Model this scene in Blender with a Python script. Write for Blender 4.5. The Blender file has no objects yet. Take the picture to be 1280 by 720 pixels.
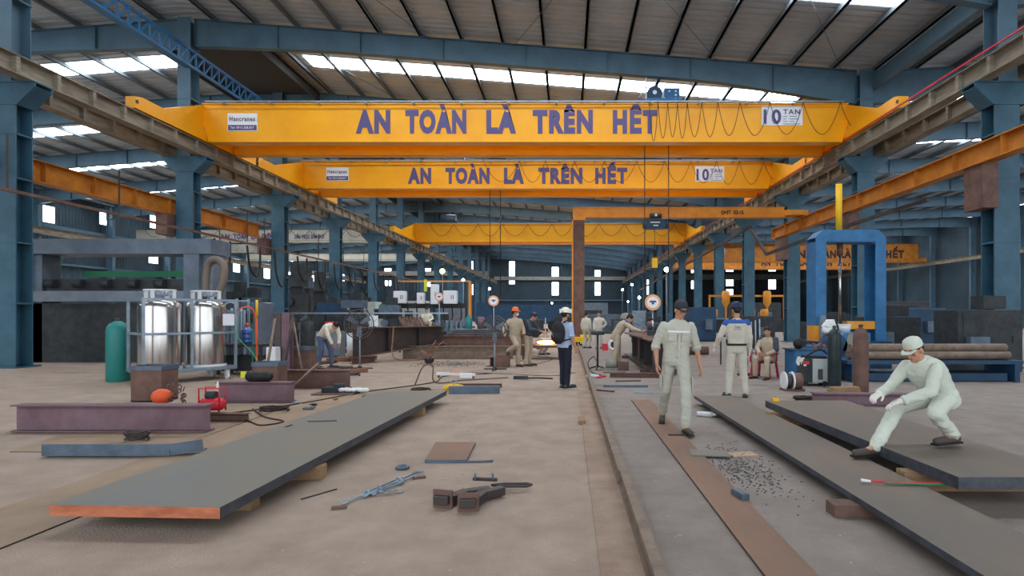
import bpy, bmesh, math, random
from mathutils import Vector, Matrix, noise, Euler
random.seed(7)
R = math.radians
sc = bpy.context.scene
C = sc.collection
# ------------------------------------------------------------------ camera
F, CX, CY, H = 720.0, 710.0, 393.0, 1.58      # focal length and vanishing point in px of 1280x720, eye height in m
cd = bpy.data.cameras.new('camera'); cam = bpy.data.objects.new('camera', cd); C.objects.link(cam)
cd.sensor_fit = 'HORIZONTAL'; cd.sensor_width = 36; cd.lens = 36*F/1280
cd.shift_x = -(CX-640)/1280; cd.shift_y = (CY-360)/1280
cd.clip_start = .05; cd.clip_end = 400
cam.location = (0, 0, H); cam.rotation_euler = (R(90), 0, 0)
sc.camera = cam
# ------------------------------------------------------------------ light
w = bpy.data.worlds.new('daylight'); sc.world = w; w.use_nodes = True
bgn = w.node_tree.nodes['Background']
bgn.inputs[0].default_value = (.86, .93, 1, 1); bgn.inputs[1].default_value = 2.4
SKYLIGHT = 14.0
al = bpy.data.lights.new('open_front_daylight', 'AREA'); al.shape = 'RECTANGLE'; al.size = 62; al.size_y = 10
al.energy = 1; al.cycles.is_portal = True
ao = bpy.data.objects.new('open_front_daylight', al); C.objects.link(ao)
ao.location = (-2, -9.5, 5.5); ao.rotation_euler = (R(90), 0, 0)
sc.view_settings.view_transform = 'Standard'; sc.view_settings.look = 'None'
sc.view_settings.gamma = 1; sc.view_settings.use_curve_mapping = False
sc.view_settings.exposure = 0.0
sc.cycles.use_denoising = True
sc.cycles.max_bounces = 6; sc.cycles.diffuse_bounces = 5; sc.cycles.glossy_bounces = 3
sc.cycles.sample_clamp_indirect = 6; sc.cycles.caustics_reflective = False; sc.cycles.caustics_refractive = False

def lin(c):
    return tuple(((v/255)/12.92 if v/255 <= .04045 else ((v/255+.055)/1.055)**2.4) for v in c) + (1,)
def G(x, y, z=0.0):
    Y = (H-z)*F/(y-CY); return Vector(((x-CX)*Y/F, Y, z))
def P(x, y, Y):
    return Vector(((x-CX)*Y/F, Y, H-(y-CY)*Y/F))
# ------------------------------------------------------------------ materials
def mat(name, col, rough=.6, metal=0.0, col2=None, scale=4.0, bump=0.0, bscale=30.0, stretch=(1,1,1), lo=.35, hi=.65, spec=.4, detail=6):
    m = bpy.data.materials.new(name); m.use_nodes = True
    nt = m.node_tree; b = nt.nodes['Principled BSDF']
    b.inputs['Base Color'].default_value = lin(col); b.inputs['Roughness'].default_value = rough
    b.inputs['Metallic'].default_value = metal; b.inputs['Specular IOR Level'].default_value = spec
    if col2 or bump:
        tc = nt.nodes.new('ShaderNodeTexCoord'); mp = nt.nodes.new('ShaderNodeMapping')
        mp.inputs['Scale'].default_value = stretch; nt.links.new(tc.outputs['Object'], mp.inputs[0])
    if col2:
        n = nt.nodes.new('ShaderNodeTexNoise'); n.inputs['Scale'].default_value = scale; n.inputs['Detail'].default_value = detail
        n.inputs['Roughness'].default_value = .65
        nt.links.new(mp.outputs[0], n.inputs['Vector'])
        r = nt.nodes.new('ShaderNodeValToRGB'); r.color_ramp.elements[0].position = lo; r.color_ramp.elements[1].position = hi
        r.color_ramp.elements[0].color = lin(col); r.color_ramp.elements[1].color = lin(col2)
        nt.links.new(n.outputs['Fac'], r.inputs[0]); nt.links.new(r.outputs[0], b.inputs['Base Color'])
    if bump:
        n2 = nt.nodes.new('ShaderNodeTexNoise'); n2.inputs['Scale'].default_value = bscale; n2.inputs['Detail'].default_value = 4
        nt.links.new(mp.outputs[0], n2.inputs['Vector'])
        bp = nt.nodes.new('ShaderNodeBump'); bp.inputs['Strength'].default_value = bump; bp.inputs['Distance'].default_value = .02
        nt.links.new(n2.outputs['Fac'], bp.inputs['Height']); nt.links.new(bp.outputs[0], b.inputs['Normal'])
    return m
def emis(name, col, s):
    m = bpy.data.materials.new(name); m.use_nodes = True; b = m.node_tree.nodes['Principled BSDF']
    b.inputs['Base Color'].default_value = lin(col); b.inputs['Emission Color'].default_value = lin(col)
    b.inputs['Emission Strength'].default_value = s; return m
def ribbed(name, col, col2, axis, period, amp=.6, rough=.55):
    """painted corrugated sheet: ribs across one axis, soiled by noise"""
    m = mat(name, col, rough, 0, col2, .35, 0)
    nt = m.node_tree; b = nt.nodes['Principled BSDF']
    tc = nt.nodes.new('ShaderNodeTexCoord'); wv = nt.nodes.new('ShaderNodeTexWave')
    wv.bands_direction = axis; wv.inputs['Scale'].default_value = 6.2832/(20*period); wv.wave_profile = 'SAW' if amp > .9 else 'SIN'
    wv.inputs['Distortion'].default_value = 0
    nt.links.new(tc.outputs['Object'], wv.inputs[0])
    bp = nt.nodes.new('ShaderNodeBump'); bp.inputs['Strength'].default_value = amp; bp.inputs['Distance'].default_value = .06
    nt.links.new(wv.outputs['Fac'], bp.inputs['Height']); nt.links.new(bp.outputs[0], b.inputs['Normal'])
    return m
M = dict(
 floor=mat('trodden_concrete', (177,157,141), .85, 0, (152,133,118), 2.2, .5, 60, lo=.3, hi=.7, detail=12),
 floor2=mat('oily_concrete', (154,142,134), .8, 0, (130,118,110), 2.2, .5, 60, lo=.3, hi=.7, detail=12),
 strip=mat('rail_footing', (174,150,132), .85, 0, (146,122,104), 2.2, .4, 50, detail=10),
 plate=mat('mill_scale_plate', (118,118,114), .5, .25, (128,120,106), .9, .15, 60, stretch=(1,.5,1)),
 plate2=mat('dusty_plate', (112,105,97), .6, .15, (128,112,98), 1.1, .2, 60, stretch=(1,.5,1)),
 sheet=mat('rusty_sheet', (146,112,92), .7, .1, (124,100,84), 1.5, .2, 60, stretch=(1,.4,1)),
 sheet2=mat('brown_floor_sheet', (164,140,116), .75, .1, (142,120,100), 1.5, .2, 60),
 edge=mat('cut_steel_edge', (84,88,96), .5, .3, (66,68,76), 8, .2),
 edgerust=mat('flame_cut_rust', (196,120,84), .75, 0, (164,92,66), 5, .3, stretch=(1,1,3)),
 rust=mat('rust', (122,94,84), .75, .1, (96,72,66), 3, .3),
 rust2=mat('light_rust', (160,116,92), .8, .05, (120,84,70), 4, .3),
 purple=mat('oxide_primer', (128,102,112), .65, .1, (108,82,88), 2.5, .2),
 darksteel=mat('dark_steel', (64,60,62), .5, .35, (82,72,68), 2, .2),
 bluesteel=mat('blue_grey_steel', (100,116,134), .45, .3, (80,92,106), 3, .2),
 grey=mat('grey_paint', (124,136,148), .5, 0, (106,116,128), 2, .05),
 machine=mat('grey_machine_paint', (104,118,134), .5, 0, (86,98,112), 2, .05),
 darkmach=mat('dark_machine', (40,46,50), .6, .1, (62,66,68), 3, .2),
 rafter=mat('blue_grey_steel_paint', (86,116,134), .55, 0, (74,100,116), .8, 0),
 col=mat('teal_blue_column_paint', (62,102,122), .5, 0, (48,82,100), 1.2, .05),
 press=mat('bright_blue_paint', (54,118,168), .5, 0, (44,98,142), 2.5, .1),
 blued=mat('dark_blue_paint', (34,74,108), .5, 0, (28,58,84), 2, .1),
 bluel=mat('light_blue_lattice', (52,112,160), .5),
 yellow=mat('crane_yellow', (250,176,22), .38, 0, (240,162,16), .6, 0),
 yellow2=mat('weathered_crane_yellow', (232,160,52), .5, 0, (206,132,40), 1.2, .1),
 orange=mat('runway_orange', (206,134,44), .6, 0, (170,100,34), 1.5, .2),
 cream=mat('cream_girder', (196,192,176), .6, 0, (176,172,156), 1, .1),
 railm=mat('worn_rail_steel', (140,122,106), .6, .2, (112,96,84), 6, .3),
 runway=mat('grimy_runway_steel', (158,148,130), .8, 0, (116,106,92), 1.5, .3, stretch=(1,.5,3)),
 purlin=mat('galvanised_purlin', (102,112,118), .6, .1),
 white=mat('white_sign', (232,234,240), .5), navy=mat('navy_lettering', (84,74,124), .4),
 ink=mat('black_lettering', (52,42,44), .6),
 black=mat('black_rubber', (30,30,32), .6), cable=mat('dark_cable', (52,38,32), .6),
 galv=mat('galvanised_tube', (158,176,190), .4, .5, (134,150,164), 5, .05),
 steel=mat('brushed_stainless', (206,202,198), .22, .95, (186,182,178), 2, 0, stretch=(6,6,.2)),
 alu=mat('aluminium_fins', (186,202,214), .4, .4), whitep=mat('white_plastic', (224,226,228), .5),
 paleg=mat('pale_grey_cabinet', (186,196,196), .5, 0, (168,178,178), 3, 0),
 teal=mat('teal_cylinder', (40,130,124), .45), bottle=mat('blue_water_bottle', (44,92,160), .15, 0, spec=.8),
 orangep=mat('orange_plastic', (232,92,48), .5), red=mat('red_paint', (206,44,58), .45), redc=mat('red_chair_plastic', (178,34,52), .45),
 green=mat('green_hose', (40,130,90), .5), wood=mat('timber', (168,138,104), .8, 0, (140,110,82), 5, .3, stretch=(1,6,6)),
 brownwood=mat('old_brown_timber', (120,92,80), .8, 0, (92,70,62), 5, .3), gcyl=mat('black_green_cylinder', (46,62,66), .4, .1, (36,46,50), 4, .05),
 yel=mat('yellow_tool', (236,186,30), .5), yellime=mat('lime_yellow', (214,220,40), .5), conc=mat('pale_beam', (150,150,140), .8, 0, (120,120,112), 2, .2),
 cloth=mat('white_cloth', (226,228,226), .9, 0, None, 4, .3, 30), card=mat('cardboard', (190,162,134), .9),
 shirt=mat('khaki_grey_uniform', (196,194,180), .9, 0, (186,184,170), 5, .3, 18), trous=mat('khaki_grey_trousers', (190,190,176), .9, 0, (176,176,162), 5, .3, 18),
 tan=mat('tan_uniform', (186,170,148), .9, 0, (172,156,134), 5, .3, 18), beige=mat('beige_uniform', (206,200,184), .9, 0, (194,188,172), 5, .3, 18),
 pale=mat('pale_green_white_uniform', (212,218,204), .9, 0, (200,206,192), 5, .3, 18), whites=mat('cream_shirt', (226,220,200), .9, 0, (214,208,188), 5, .3, 18),
 jean=mat('faded_blue_jeans', (92,108,136), .9, 0, (78,92,118), 6, .3, 18), dnavy=mat('dark_navy_trousers', (34,40,56), .9, 0, (26,30,44), 5, .3, 18),
 lblue=mat('light_blue_shirt', (170,188,216), .9, 0, (158,176,206), 5, .3, 18), jacket=mat('dark_blue_grey_jacket', (66,76,88), .8, 0, (52,60,72), 5, .3, 18),
 royal=mat('royal_blue_yoke', (52,92,160), .85), skin=mat('skin', (196,146,118), .55, 0, (186,134,106), 9), hair=mat('black_hair', (26,22,22), .6),
 cap=mat('dark_grey_cap', (54,56,64), .85), helmw=mat('cream_hard_hat', (232,234,212), .35), helmo=mat('orange_hard_hat', (232,108,60), .4), helmd=mat('dark_blue_hard_hat', (36,44,72), .4),
 shoe=mat('grey_brown_shoe', (78,68,62), .7), shoeb=mat('green_trainer', (64,84,80), .7), refl=mat('silver_reflective_tape', (228,236,240), .4), glove=mat('cotton_glove', (222,218,208), .95), lip=mat('lip', (158,92,84), .6),
 eye=mat('eye_dark', (28,22,20), .3), bag=mat('black_backpack_cloth', (32,30,38), .8, 0, (44,40,48), 6, .3),
 wallf=ribbed('teal_wall_sheet', (48,66,78), (36,52,62), 'X', .35), walls=ribbed('teal_side_wall_sheet', (60,80,92), (44,62,72), 'Y', .35),
 roof=mat('roof_sheet', (182,194,202), .6, 0, (160,172,180), .35, 0), roofd=mat('ridge_monitor_shade', (60,62,62), .8),
 day=emis('daylight_pane', (244,250,255), 5.0), sky=emis('skylight_sheet', (238,246,255), SKYLIGHT),
 lampw=emis('lamp_white', (210,232,255), 60), lampo=emis('lamp_warm', (255,196,130), 14), hot=emis('glowing_hot_steel', (255,170,90), 22),
 disc=mat('orange_disc', (240,170,110), .4), grit=mat('grey_steel_grit', (92,96,100), .5, .5), mesh=mat('wire_guard', (96,92,92), .5, .4),
)
# ------------------------------------------------------------------ mesh builder
class MB:
    def __init__(s): s.v = []; s.f = []; s.sm = []; s.mi = []; s.cur = 0
    def add(s, vs, fs, smooth=False):
        o = len(s.v); s.v += [Vector(p) for p in vs]
        for f in fs: s.f.append([i+o for i in f]); s.sm.append(smooth); s.mi.append(s.cur)
        return s
    def box(s, c, d, rot=None):
        hx, hy, hz = d[0]/2, d[1]/2, d[2]/2; c = Vector(c)
        vs = [Vector((x*hx, y*hy, z*hz)) for z in (-1,1) for y in (-1,1) for x in (-1,1)]
        if rot is not None:
            rm = rot if isinstance(rot, Matrix) else Euler(rot).to_matrix()
            vs = [rm @ p for p in vs]
        return s.add([p+c for p in vs], [(0,2,3,1),(4,5,7,6),(0,1,5,4),(2,6,7,3),(0,4,6,2),(1,3,7,5)])
    def b2(s, x0, x1, y0, y1, z0, z1): return s.box(((x0+x1)/2,(y0+y1)/2,(z0+z1)/2), (abs(x1-x0),abs(y1-y0),abs(z1-z0)))
    def bar(s, a, b, w, h=None, up=(0,0,1)):
        a = Vector(a); b = Vector(b); h = h or w; d = (b-a); L = d.length; d.normalize()
        u = Vector(up)
        if abs(d.dot(u)) > .98: u = Vector((0,1,0))
        x = d.cross(u).normalized(); z = x.cross(d)
        m = Matrix((x, d, z)).transposed()
        return s.box((a+b)/2, (w, L, h), m)
    def prism(s, pts, a, b, axis='Y'):
        n = len(pts)
        def mk(p, t): return {'Y':(p[0],t,p[1]), 'X':(t,p[0],p[1]), 'Z':(p[0],p[1],t)}[axis]
        vs = [mk(p,a) for p in pts]+[mk(p,b) for p in pts]
        fs = [tuple(range(n)), tuple(range(2*n-1,n-1,-1))]+[(i,(i+n) , (i+1)%n+n, (i+1)%n) for i in range(n)]
        return s.add(vs, fs)
    def frame(s, d):
        d = Vector(d).normalized(); u = Vector((0,0,1)) if abs(d.z) < .9 else Vector((1,0,0))
        x = d.cross(u).normalized(); return x, x.cross(d).normalized()
    def cyl(s, a, b, r, r2=None, n=14, smooth=True):
        a = Vector(a); b = Vector(b); r2 = r if r2 is None else r2; x, y = s.frame(b-a); o = len(s.v)
        vs = []
        for p, q in ((a, r), (b, r2)):
            for i in range(n):
                t = 2*math.pi*i/n; vs.append(p+(x*math.cos(t)+y*math.sin(t))*q)
        s.add(vs, [(i,(i+1)%n,(i+1)%n+n,i+n) for i in range(n)], smooth)
        for cap in (tuple(range(o+n-1,o-1,-1)), tuple(range(o+n,o+2*n))): s.f.append(list(cap)); s.sm.append(False); s.mi.append(s.cur)
        return s
    def tube(s, pts, r, n=6, closed=False):
        pts = [Vector(p) for p in pts]; N = len(pts); x = None; vs = []
        for i, p in enumerate(pts):
            if closed: d = pts[(i+1)%N]-pts[i-1]
            else: d = pts[min(i+1,N-1)]-pts[max(i-1,0)]
            if d.length < 1e-9: d = Vector((0,0,1))
            d.normalize()
            if x is None: x, y = s.frame(d)
            else:
                x = (x-d*x.dot(d))
                if x.length < 1e-6: x, y = s.frame(d)
                x.normalize(); y = x.cross(d).normalized()
            q = r(i/(N-1)) if callable(r) else r
            for k in range(n):
                t = 2*math.pi*k/n; vs.append(p+(x*math.cos(t)+y*math.sin(t))*q)
        fs = []
        for i in range(N if closed else N-1):
            j = (i+1)%N
            for k in range(n): fs.append((i*n+k, i*n+(k+1)%n, j*n+(k+1)%n, j*n+k))
        if not closed: fs += [tuple(range(n-1,-1,-1)), tuple(range((N-1)*n, N*n))]
        return s.add(vs, fs, True)
    def lathe(s, prof, c=(0,0,0), n=20, m=None):
        c = Vector(c); vs = []
        for r, z in prof:
            for i in range(n):
                t = 2*math.pi*i/n; p = Vector((r*math.cos(t), r*math.sin(t), z)); vs.append((m @ p if m else p)+c)
        k = len(prof)
        fs = [(a*n+i, a*n+(i+1)%n, (a+1)*n+(i+1)%n, (a+1)*n+i) for a in range(k-1) for i in range(n)]
        s.add(vs, fs, True)
        s.add([vs[i] for i in range(n)], [tuple(range(n-1,-1,-1))]); s.add([vs[(k-1)*n+i] for i in range(n)], [tuple(range(n))])
        return s
    def ring(s, c, Rr, r, nrm=(0,0,1), n=28, k=5, sy=1.0):
        x, y = s.frame(nrm); c = Vector(c)
        return s.tube([c+(x*math.cos(2*math.pi*i/n)+y*sy*math.sin(2*math.pi*i/n))*Rr for i in range(n)], r, k, True)
    def ball(s, c, r, ax=None, n=12, k=8):
        c = Vector(c); r = (r,r,r) if isinstance(r,(int,float)) else r
        ax = ax or (Vector((1,0,0)),Vector((0,1,0)),Vector((0,0,1)))
        vs = [c-ax[2]*r[2]]
        for j in range(1,k):
            ph = math.pi*j/k-math.pi/2
            for i in range(n):
                t = 2*math.pi*i/n
                vs.append(c+ax[0]*(r[0]*math.cos(ph)*math.cos(t))+ax[1]*(r[1]*math.cos(ph)*math.sin(t))+ax[2]*(r[2]*math.sin(ph)))
        vs.append(c+ax[2]*r[2]); L = len(vs)-1
        fs = [(0,1+(i+1)%n,1+i) for i in range(n)]
        for j in range(k-2):
            for i in range(n): a = 1+j*n; fs.append((a+i,a+(i+1)%n,a+n+(i+1)%n,a+n+i))
        a = 1+(k-2)*n; fs += [(a+i,a+(i+1)%n,L) for i in range(n)]
        return s.add(vs, fs, True)
    def cap(s, a, b, ra, rb, n=12): s.cyl(a,b,ra,rb,n); s.ball(a,ra,n=n); s.ball(b,rb,n=n); return s
    def loft(s, secs, n=18):
        vs = []
        for c, sx, fy, rx, ry in secs:
            for i in range(n):
                t = 2*math.pi*i/n; ct, st = math.cos(t), math.sin(t)
                ct = math.copysign(abs(ct)**.85, ct); st = math.copysign(abs(st)**.85, st)
                vs.append(Vector(c)+Vector(sx)*rx*ct+Vector(fy)*ry*st)
        k = len(secs)
        fs = [(a*n+i, a*n+(i+1)%n, (a+1)*n+(i+1)%n, (a+1)*n+i) for a in range(k-1) for i in range(n)]
        fs += [tuple(range(n-1,-1,-1)), tuple(range((k-1)*n, k*n))]
        return s.add(vs, fs, True)
    def ibeam(s, x0, x1, h, wd, tf=.02, tw=.014, z=0, y=0):
        """I-section along local X, standing on z"""
        s.b2(x0,x1,y-wd/2,y+wd/2,z,z+tf); s.b2(x0,x1,y-wd/2,y+wd/2,z+h-tf,z+h); s.b2(x0,x1,y-tw/2,y+tw/2,z+tf,z+h-tf); return s
    def mesh(s, name, mats):
        me = bpy.data.meshes.new(name); me.from_pydata([tuple(p) for p in s.v], [], s.f)
        me.polygons.foreach_set('use_smooth', s.sm)
        if not isinstance(mats, (list,tuple)): mats = [mats]
        for m in mats: me.materials.append(M[m] if isinstance(m,str) else m)
        if len(mats) > 1: me.polygons.foreach_set('material_index', s.mi)
        bm = bmesh.new(); bm.from_mesh(me); bmesh.ops.recalc_face_normals(bm, faces=bm.faces); bm.to_mesh(me); bm.free()
        me.update(); return me
    def build(s, name, mats, parent=None, loc=None, rz=0.0, bevel=0):
        o = bpy.data.objects.new(name, s.mesh(name, mats)); C.objects.link(o)
        if parent: o.parent = parent
        if loc is not None: o.location = loc
        if rz: o.rotation_euler = (0,0,rz)
        if bevel:
            b = o.modifiers.new('b','BEVEL'); b.width = bevel; b.segments = 2; b.limit_method = 'ANGLE'
        return o
def tag(o, label, cat, group=None, kind=None):
    o['label'] = label; o['category'] = cat
    if group: o['group'] = group
    if kind: o['kind'] = kind
    return o
def thing(name, label, cat, loc=(0,0,0), rz=0.0, group=None):
    o = bpy.data.objects.new(name, None); C.objects.link(o); o.location = loc; o.rotation_euler = (0,0,rz)
    o.empty_display_size = .2
    return tag(o, label, cat, group)
def struct(name, b, mats, parent=None, **k):
    o = b.build(name, mats, parent, **k)
    if not parent: o['kind'] = 'structure'
    return o
def copy_tree(o, loc=None, rz=None, label=None, parent=None):
    c = o.copy(); C.objects.link(c)
    if parent: c.parent = parent
    if loc is not None: c.location = loc
    if rz is not None: c.rotation_euler = (0,0,rz)
    if label: c['label'] = label
    for ch in o.children: copy_tree(ch, parent=c)
    return c
def curvepts(ps, n=8):
    """Catmull-Rom through the points"""
    ps = [Vector(p) for p in ps]; q = [ps[0]*2-ps[1]]+ps+[ps[-1]*2-ps[-2]]; out = []
    for i in range(1, len(q)-2):
        for k in range(n):
            t = k/n; a,b,c,d = q[i-1],q[i],q[i+1],q[i+2]
            out.append(.5*((2*b)+(c-a)*t+(2*a-5*b+4*c-d)*t*t+(3*b-a-3*c+d)*t**3))
    return out+[ps[-1]]
def text_part(s, x0, x1, z0, z1, y, parent, mats='navy', name='lettering', bold=.06, acc=0.0, loc=None):
    """upright lettering facing -Y, fitted to the box x0..x1, z0..z1 (cap height)"""
    cu = bpy.data.curves.new('t','FONT'); cu.body = s; cu.offset = bold; cu.space_character = 1.2; cu.extrude = .01; cu.resolution_u = 3
    o = bpy.data.objects.new('t', cu); C.objects.link(o)
    bpy.context.view_layer.update()
    dg = bpy.context.evaluated_depsgraph_get(); me = bpy.data.meshes.new_from_object(o.evaluated_get(dg))
    bpy.data.objects.remove(o)
    xs = [v.co.x for v in me.vertices]; cap = .73
    a, b = min(xs), max(xs)
    for v in me.vertices:
        v.co = Vector((x0+(v.co.x-a)/(b-a)*(x1-x0), y-.012+ (v.co.z)*.2, z0+v.co.y/cap*(z1-z0)))
    me.materials.clear(); me.materials.append(M[mats]); 
    t = bpy.data.objects.new(name, me); C.objects.link(t); t.parent = parent
    return t
# ================================================================== THE SHED
YEND, YFRONT = 130.0, -9.0
XL, XR, XWL, XWR = -16.6, 12.9, -46.0, 52.0
def zroof(x): return 14.75-.078*abs(x-XL) if x <= XR else 12.449+.045*(x-XR)
b = MB(); b.add([(-60,YFRONT-6,0),(.2,YFRONT-6,0),(.2,YEND+1,0),(-60,YEND+1,0)], [(0,1,2,3)]); struct('floor', b, 'floor')
b = MB(); b.b2(.2,.47,YFRONT-6,60,-.2,.012); struct('floor_rail_footing', b, 'strip')
b = MB(); b.add([(.47,YFRONT-6,0),(60,YFRONT-6,0),(60,YEND+1,0),(.47,YEND+1,0)], [(0,1,2,3)])
b.add([(.2,60,0),(.47,60,0),(.47,YEND+1,0),(.2,YEND+1,0)], [(0,1,2,3)]); struct('floor_east', b, 'floor2')
for i, (yy, x0, x1) in enumerate(((15.6,-14,.2),(19.2,-14,.2),(12.1,-4.4,.2),(17.4,.5,12),(12.9,.5,6))):
    b = MB(); b.b2(x0,x1,yy-.012,yy+.012,-.01,.003); struct('trim_%d' % (20+i), b, 'darksteel')
b = MB(); vs = []; y = YFRONT; prof = []
while y < YEND: prof += [(y,0),(y+.26,0),(y+.30,.05),(y+.36,.05)]; y += .4
for y, dz in prof: vs += [(XWL,y,zroof(XWL)+dz),(XL,y,zroof(XL)+dz),(XR,y,zroof(XR)+dz),(XWR,y,zroof(XWR)+dz)]
b.add(vs, [(4*i+k,4*i+k+1,4*i+k+5,4*i+k+4) for i in range(len(prof)-1) for k in (0,1,2)])
struct('ceiling', b, 'roof')
b = MB(); b.b2(XWL,XWR,YEND,YEND+.2,0,15); struct('wall_far', b, 'wallf')
b = MB(); b.b2(XWL-.2,XWL,YFRONT,YEND,0,12.5); struct('wall_left', b, 'walls')
b = MB(); b.b2(XWR,XWR+.2,YFRONT,YEND,0,14.1); struct('wall_right', b, 'walls')
# skylight sheets: translucent strips across each bay, between the purlins
sky_y = [11.2, 19.85, 29.3, 37.4, 45.2, 53.3, 61.3, 69.3, 77.3, 85.3, 93.3, 101.3, 109.3, 117.3, 125.3]
n = 0
for y in sky_y:
    for x0, x1 in ((-44.5,-19.2), (-13.2,11.6), (16.5,50)):
        if x0 > 0 and y > 100: continue
        n += 1; b = MB(); z0, z1 = zroof(x0)-.03, zroof(x1)-.03
        b.add([(x0,y-.62,z0),(x1,y-.62,z1),(x1,y+.62,z1),(x0,y+.62,z0)], [(0,1,2,3)])
        struct('window_%d' % n, b, 'sky')
# purlins under the sheets
k = 0
x = XL+1.1
xs = [XL+1.15+1.8*i for i in range(37)]+[XL-1.15-1.8*i for i in range(16)]
for x in xs:
    b = MB(); z = zroof(x)-.06
    b.b2(x-.05,x+.05,YFRONT,YEND,z-.2,z); b.b2(x-.05,x+.09,YFRONT,YEND,z-.2,z-.18)
    struct('roof_purlin', b, 'purlin')
# frames: rafters with haunches, columns
def rafter(y, x0, x1, haunch0, haunch1):
    N = 24; top = []; bot = []
    for i in range(N+1):
        t = i/N; x = x0+(x1-x0)*t; z = zroof(x)-.28
        d = .92+max(0, 1-t*5)*haunch0+max(0, (t-.78)/.22)*haunch1
        top.append((x,z)); bot.append((x,z-d))
    b = MB()
    b.prism(top+bot[::-1], y-.008, y+.008, 'Y')
    for L in (top, bot):
        for i in range(N):
            b.bar((L[i][0],y,L[i][1]), (L[i+1][0],y,L[i+1][1]), .3, .025)
    for i in range(0, N+1, 3): b.b2(top[i][0]-.008, top[i][0]+.008, y-.15, y+.15, bot[i][1], top[i][1])
    return struct('roof_rafter', b, 'rafter')
ys = [1.2+8*i for i in range(16)]
for y in ys:
    if y < 0: continue
    rafter(y, XL+.35, XR-.35, .25, .52); rafter(y, XR+.35, XWR, .5, .3); rafter(y, XL-.35, XWL, .3, .3)
def column(xc, y):
    b = MB()
    for s in (-1,1): b.b2(xc-.37,xc+.37,y+s*.26-.02,y+s*.26+.02,0,7.75)
    b.b2(xc-.015,xc+.015,y-.25,y+.25,0,7.75)
    for z in (0.02,1.9,3.7,5.6,6.9): b.b2(xc-.38,xc+.38,y-.29,y+.29,z-.02,z+.03)
    b.b2(xc-.5,xc+.5,y-.42,y+.42,0,.05)
    o = struct('column', b, 'col')
    b = MB(); b.prism([(xc-.42,7.75),(xc+.42,7.75),(xc+.95,8.28),(xc+.95,8.43),(xc-.95,8.43),(xc-.95,8.28)], y-.30, y-.26)
    b.prism([(xc-.42,7.75),(xc+.42,7.75),(xc+.95,8.28),(xc+.95,8.43),(xc-.95,8.43),(xc-.95,8.28)], y+.26, y+.30)
    b.b2(xc-.97,xc+.97,y-.33,y+.33,8.39,8.43)
    b.bar((xc-.42,y,7.75),(xc-.95,y,8.28),.03,.56,up=(0,1,0)); b.bar((xc+.42,y,7.75),(xc+.95,y,8.28),.03,.56,up=(0,1,0))
    for s in (-.7,-.35,0,.35,.7): b.b2(xc+s-.01,xc+s+.01,y-.26,y+.26,7.9+abs(s)*.55,8.4)
    b.build('corbel', 'col', o)
    u = MB(); zt = zroof(xc)-.3
    for s in (-1,1): u.b2(xc-.28,xc+.28,y+s*.3-.012,y+s*.3+.012,8.43,zt)
    u.b2(xc-.01,xc+.01,y-.3,y+.3,8.43,zt); u.b2(xc-.3,xc+.3,y-.33,y+.33,10.9,10.95); u.b2(xc-.3,xc+.3,y-.33,y+.33,zt-1.3,zt-1.26)
    u.build('upper_column', 'rafter', o)
    return o
for xc in (XL, XR):
    for y in ys[1:]:
        if y > 8: column(xc, y)
for xc in (XWL+.6, XWR-.6):
    for y in ys[1:]: 
        b = MB(); b.ibeam(0,zroof(xc)-.3,.6,.35); o = struct('wall_column', b, 'rafter'); o.rotation_euler = (0,-R(90),0); o.location = (xc+.3,y,0)
def runway(x, mats='runway'):
    b = MB(); z0 = 8.43; z1 = 9.0
    b.b2(x-.2,x+.2,4,128,z0,z0+.03); b.b2(x-.2,x+.2,4,128,z1-.03,z1); b.b2(x-.01,x+.01,4,128,z0,z1)
    y = 4.5
    while y < 128:
        b.b2(x-.17,x+.17,y-.06,y+.06,z0+.03,z1-.03); y += 1.33
    o = struct('crane_runway_beam', b, mats)
    b = MB(); b.b2(x-.035,x+.035,4,128,z1,z1+.07); b.build('runway_rail', 'darksteel', o)
    return o
rws = [runway(x) for x in (XL+.72, XL-.72, XR-.72, XR+.72)]
b = MB(); b.ibeam(4,128,.57,.4); o = struct('crane_runway_beam', b, 'runway'); o.rotation_euler = (0,0,R(90)); o.location = (50.6,0,8.43)
b = MB(); b.ibeam(4,128,.57,.4); o = struct('crane_runway_beam', b, 'runway'); o.rotation_euler = (0,0,R(90)); o.location = (-44.9,0,8.43)
b = MB(); b.b2(XR-.99,XR-.95,4,120,9.08,9.13); b.build('red_conductor_bar', 'red', rws[2])
# eave strut and lattice walkway along the column heads
b = MB(); b.b2(XR+.25,XR+.5,0,128,11.35,11.95); struct('eave_strut', b, 'rafter')
b = MB(); xa = XL+.45
for z in (12.15, 12.85): b.b2(xa-.05,xa+.05,3,40,z,z+.1)
y = 3.0
while y < 40:
    b.bar((xa,y,12.2),(xa,y+.55,12.9),.06); b.bar((xa,y+.55,12.2),(xa,y+.55,12.9),.05); y += .55
b.b2(xa-.2,xa+.12,3,24.6,12.1,12.15)
t = b.build('lattice_truss', 'bluel'); t['kind'] = 'structure'
b = MB(); b.b2(XL-2.3,XL+2.3,26,128,14.25,14.3); b.b2(XL-2.3,XL-2.2,26,128,13.7,14.3); b.b2(XL+2.2,XL+2.3,26,128,13.8,14.3)
struct('ridge_shade_sheet', b, 'roofd')  # dark gutter-shaped sheet added to stand in for the shade under the ridge monitor
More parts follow.
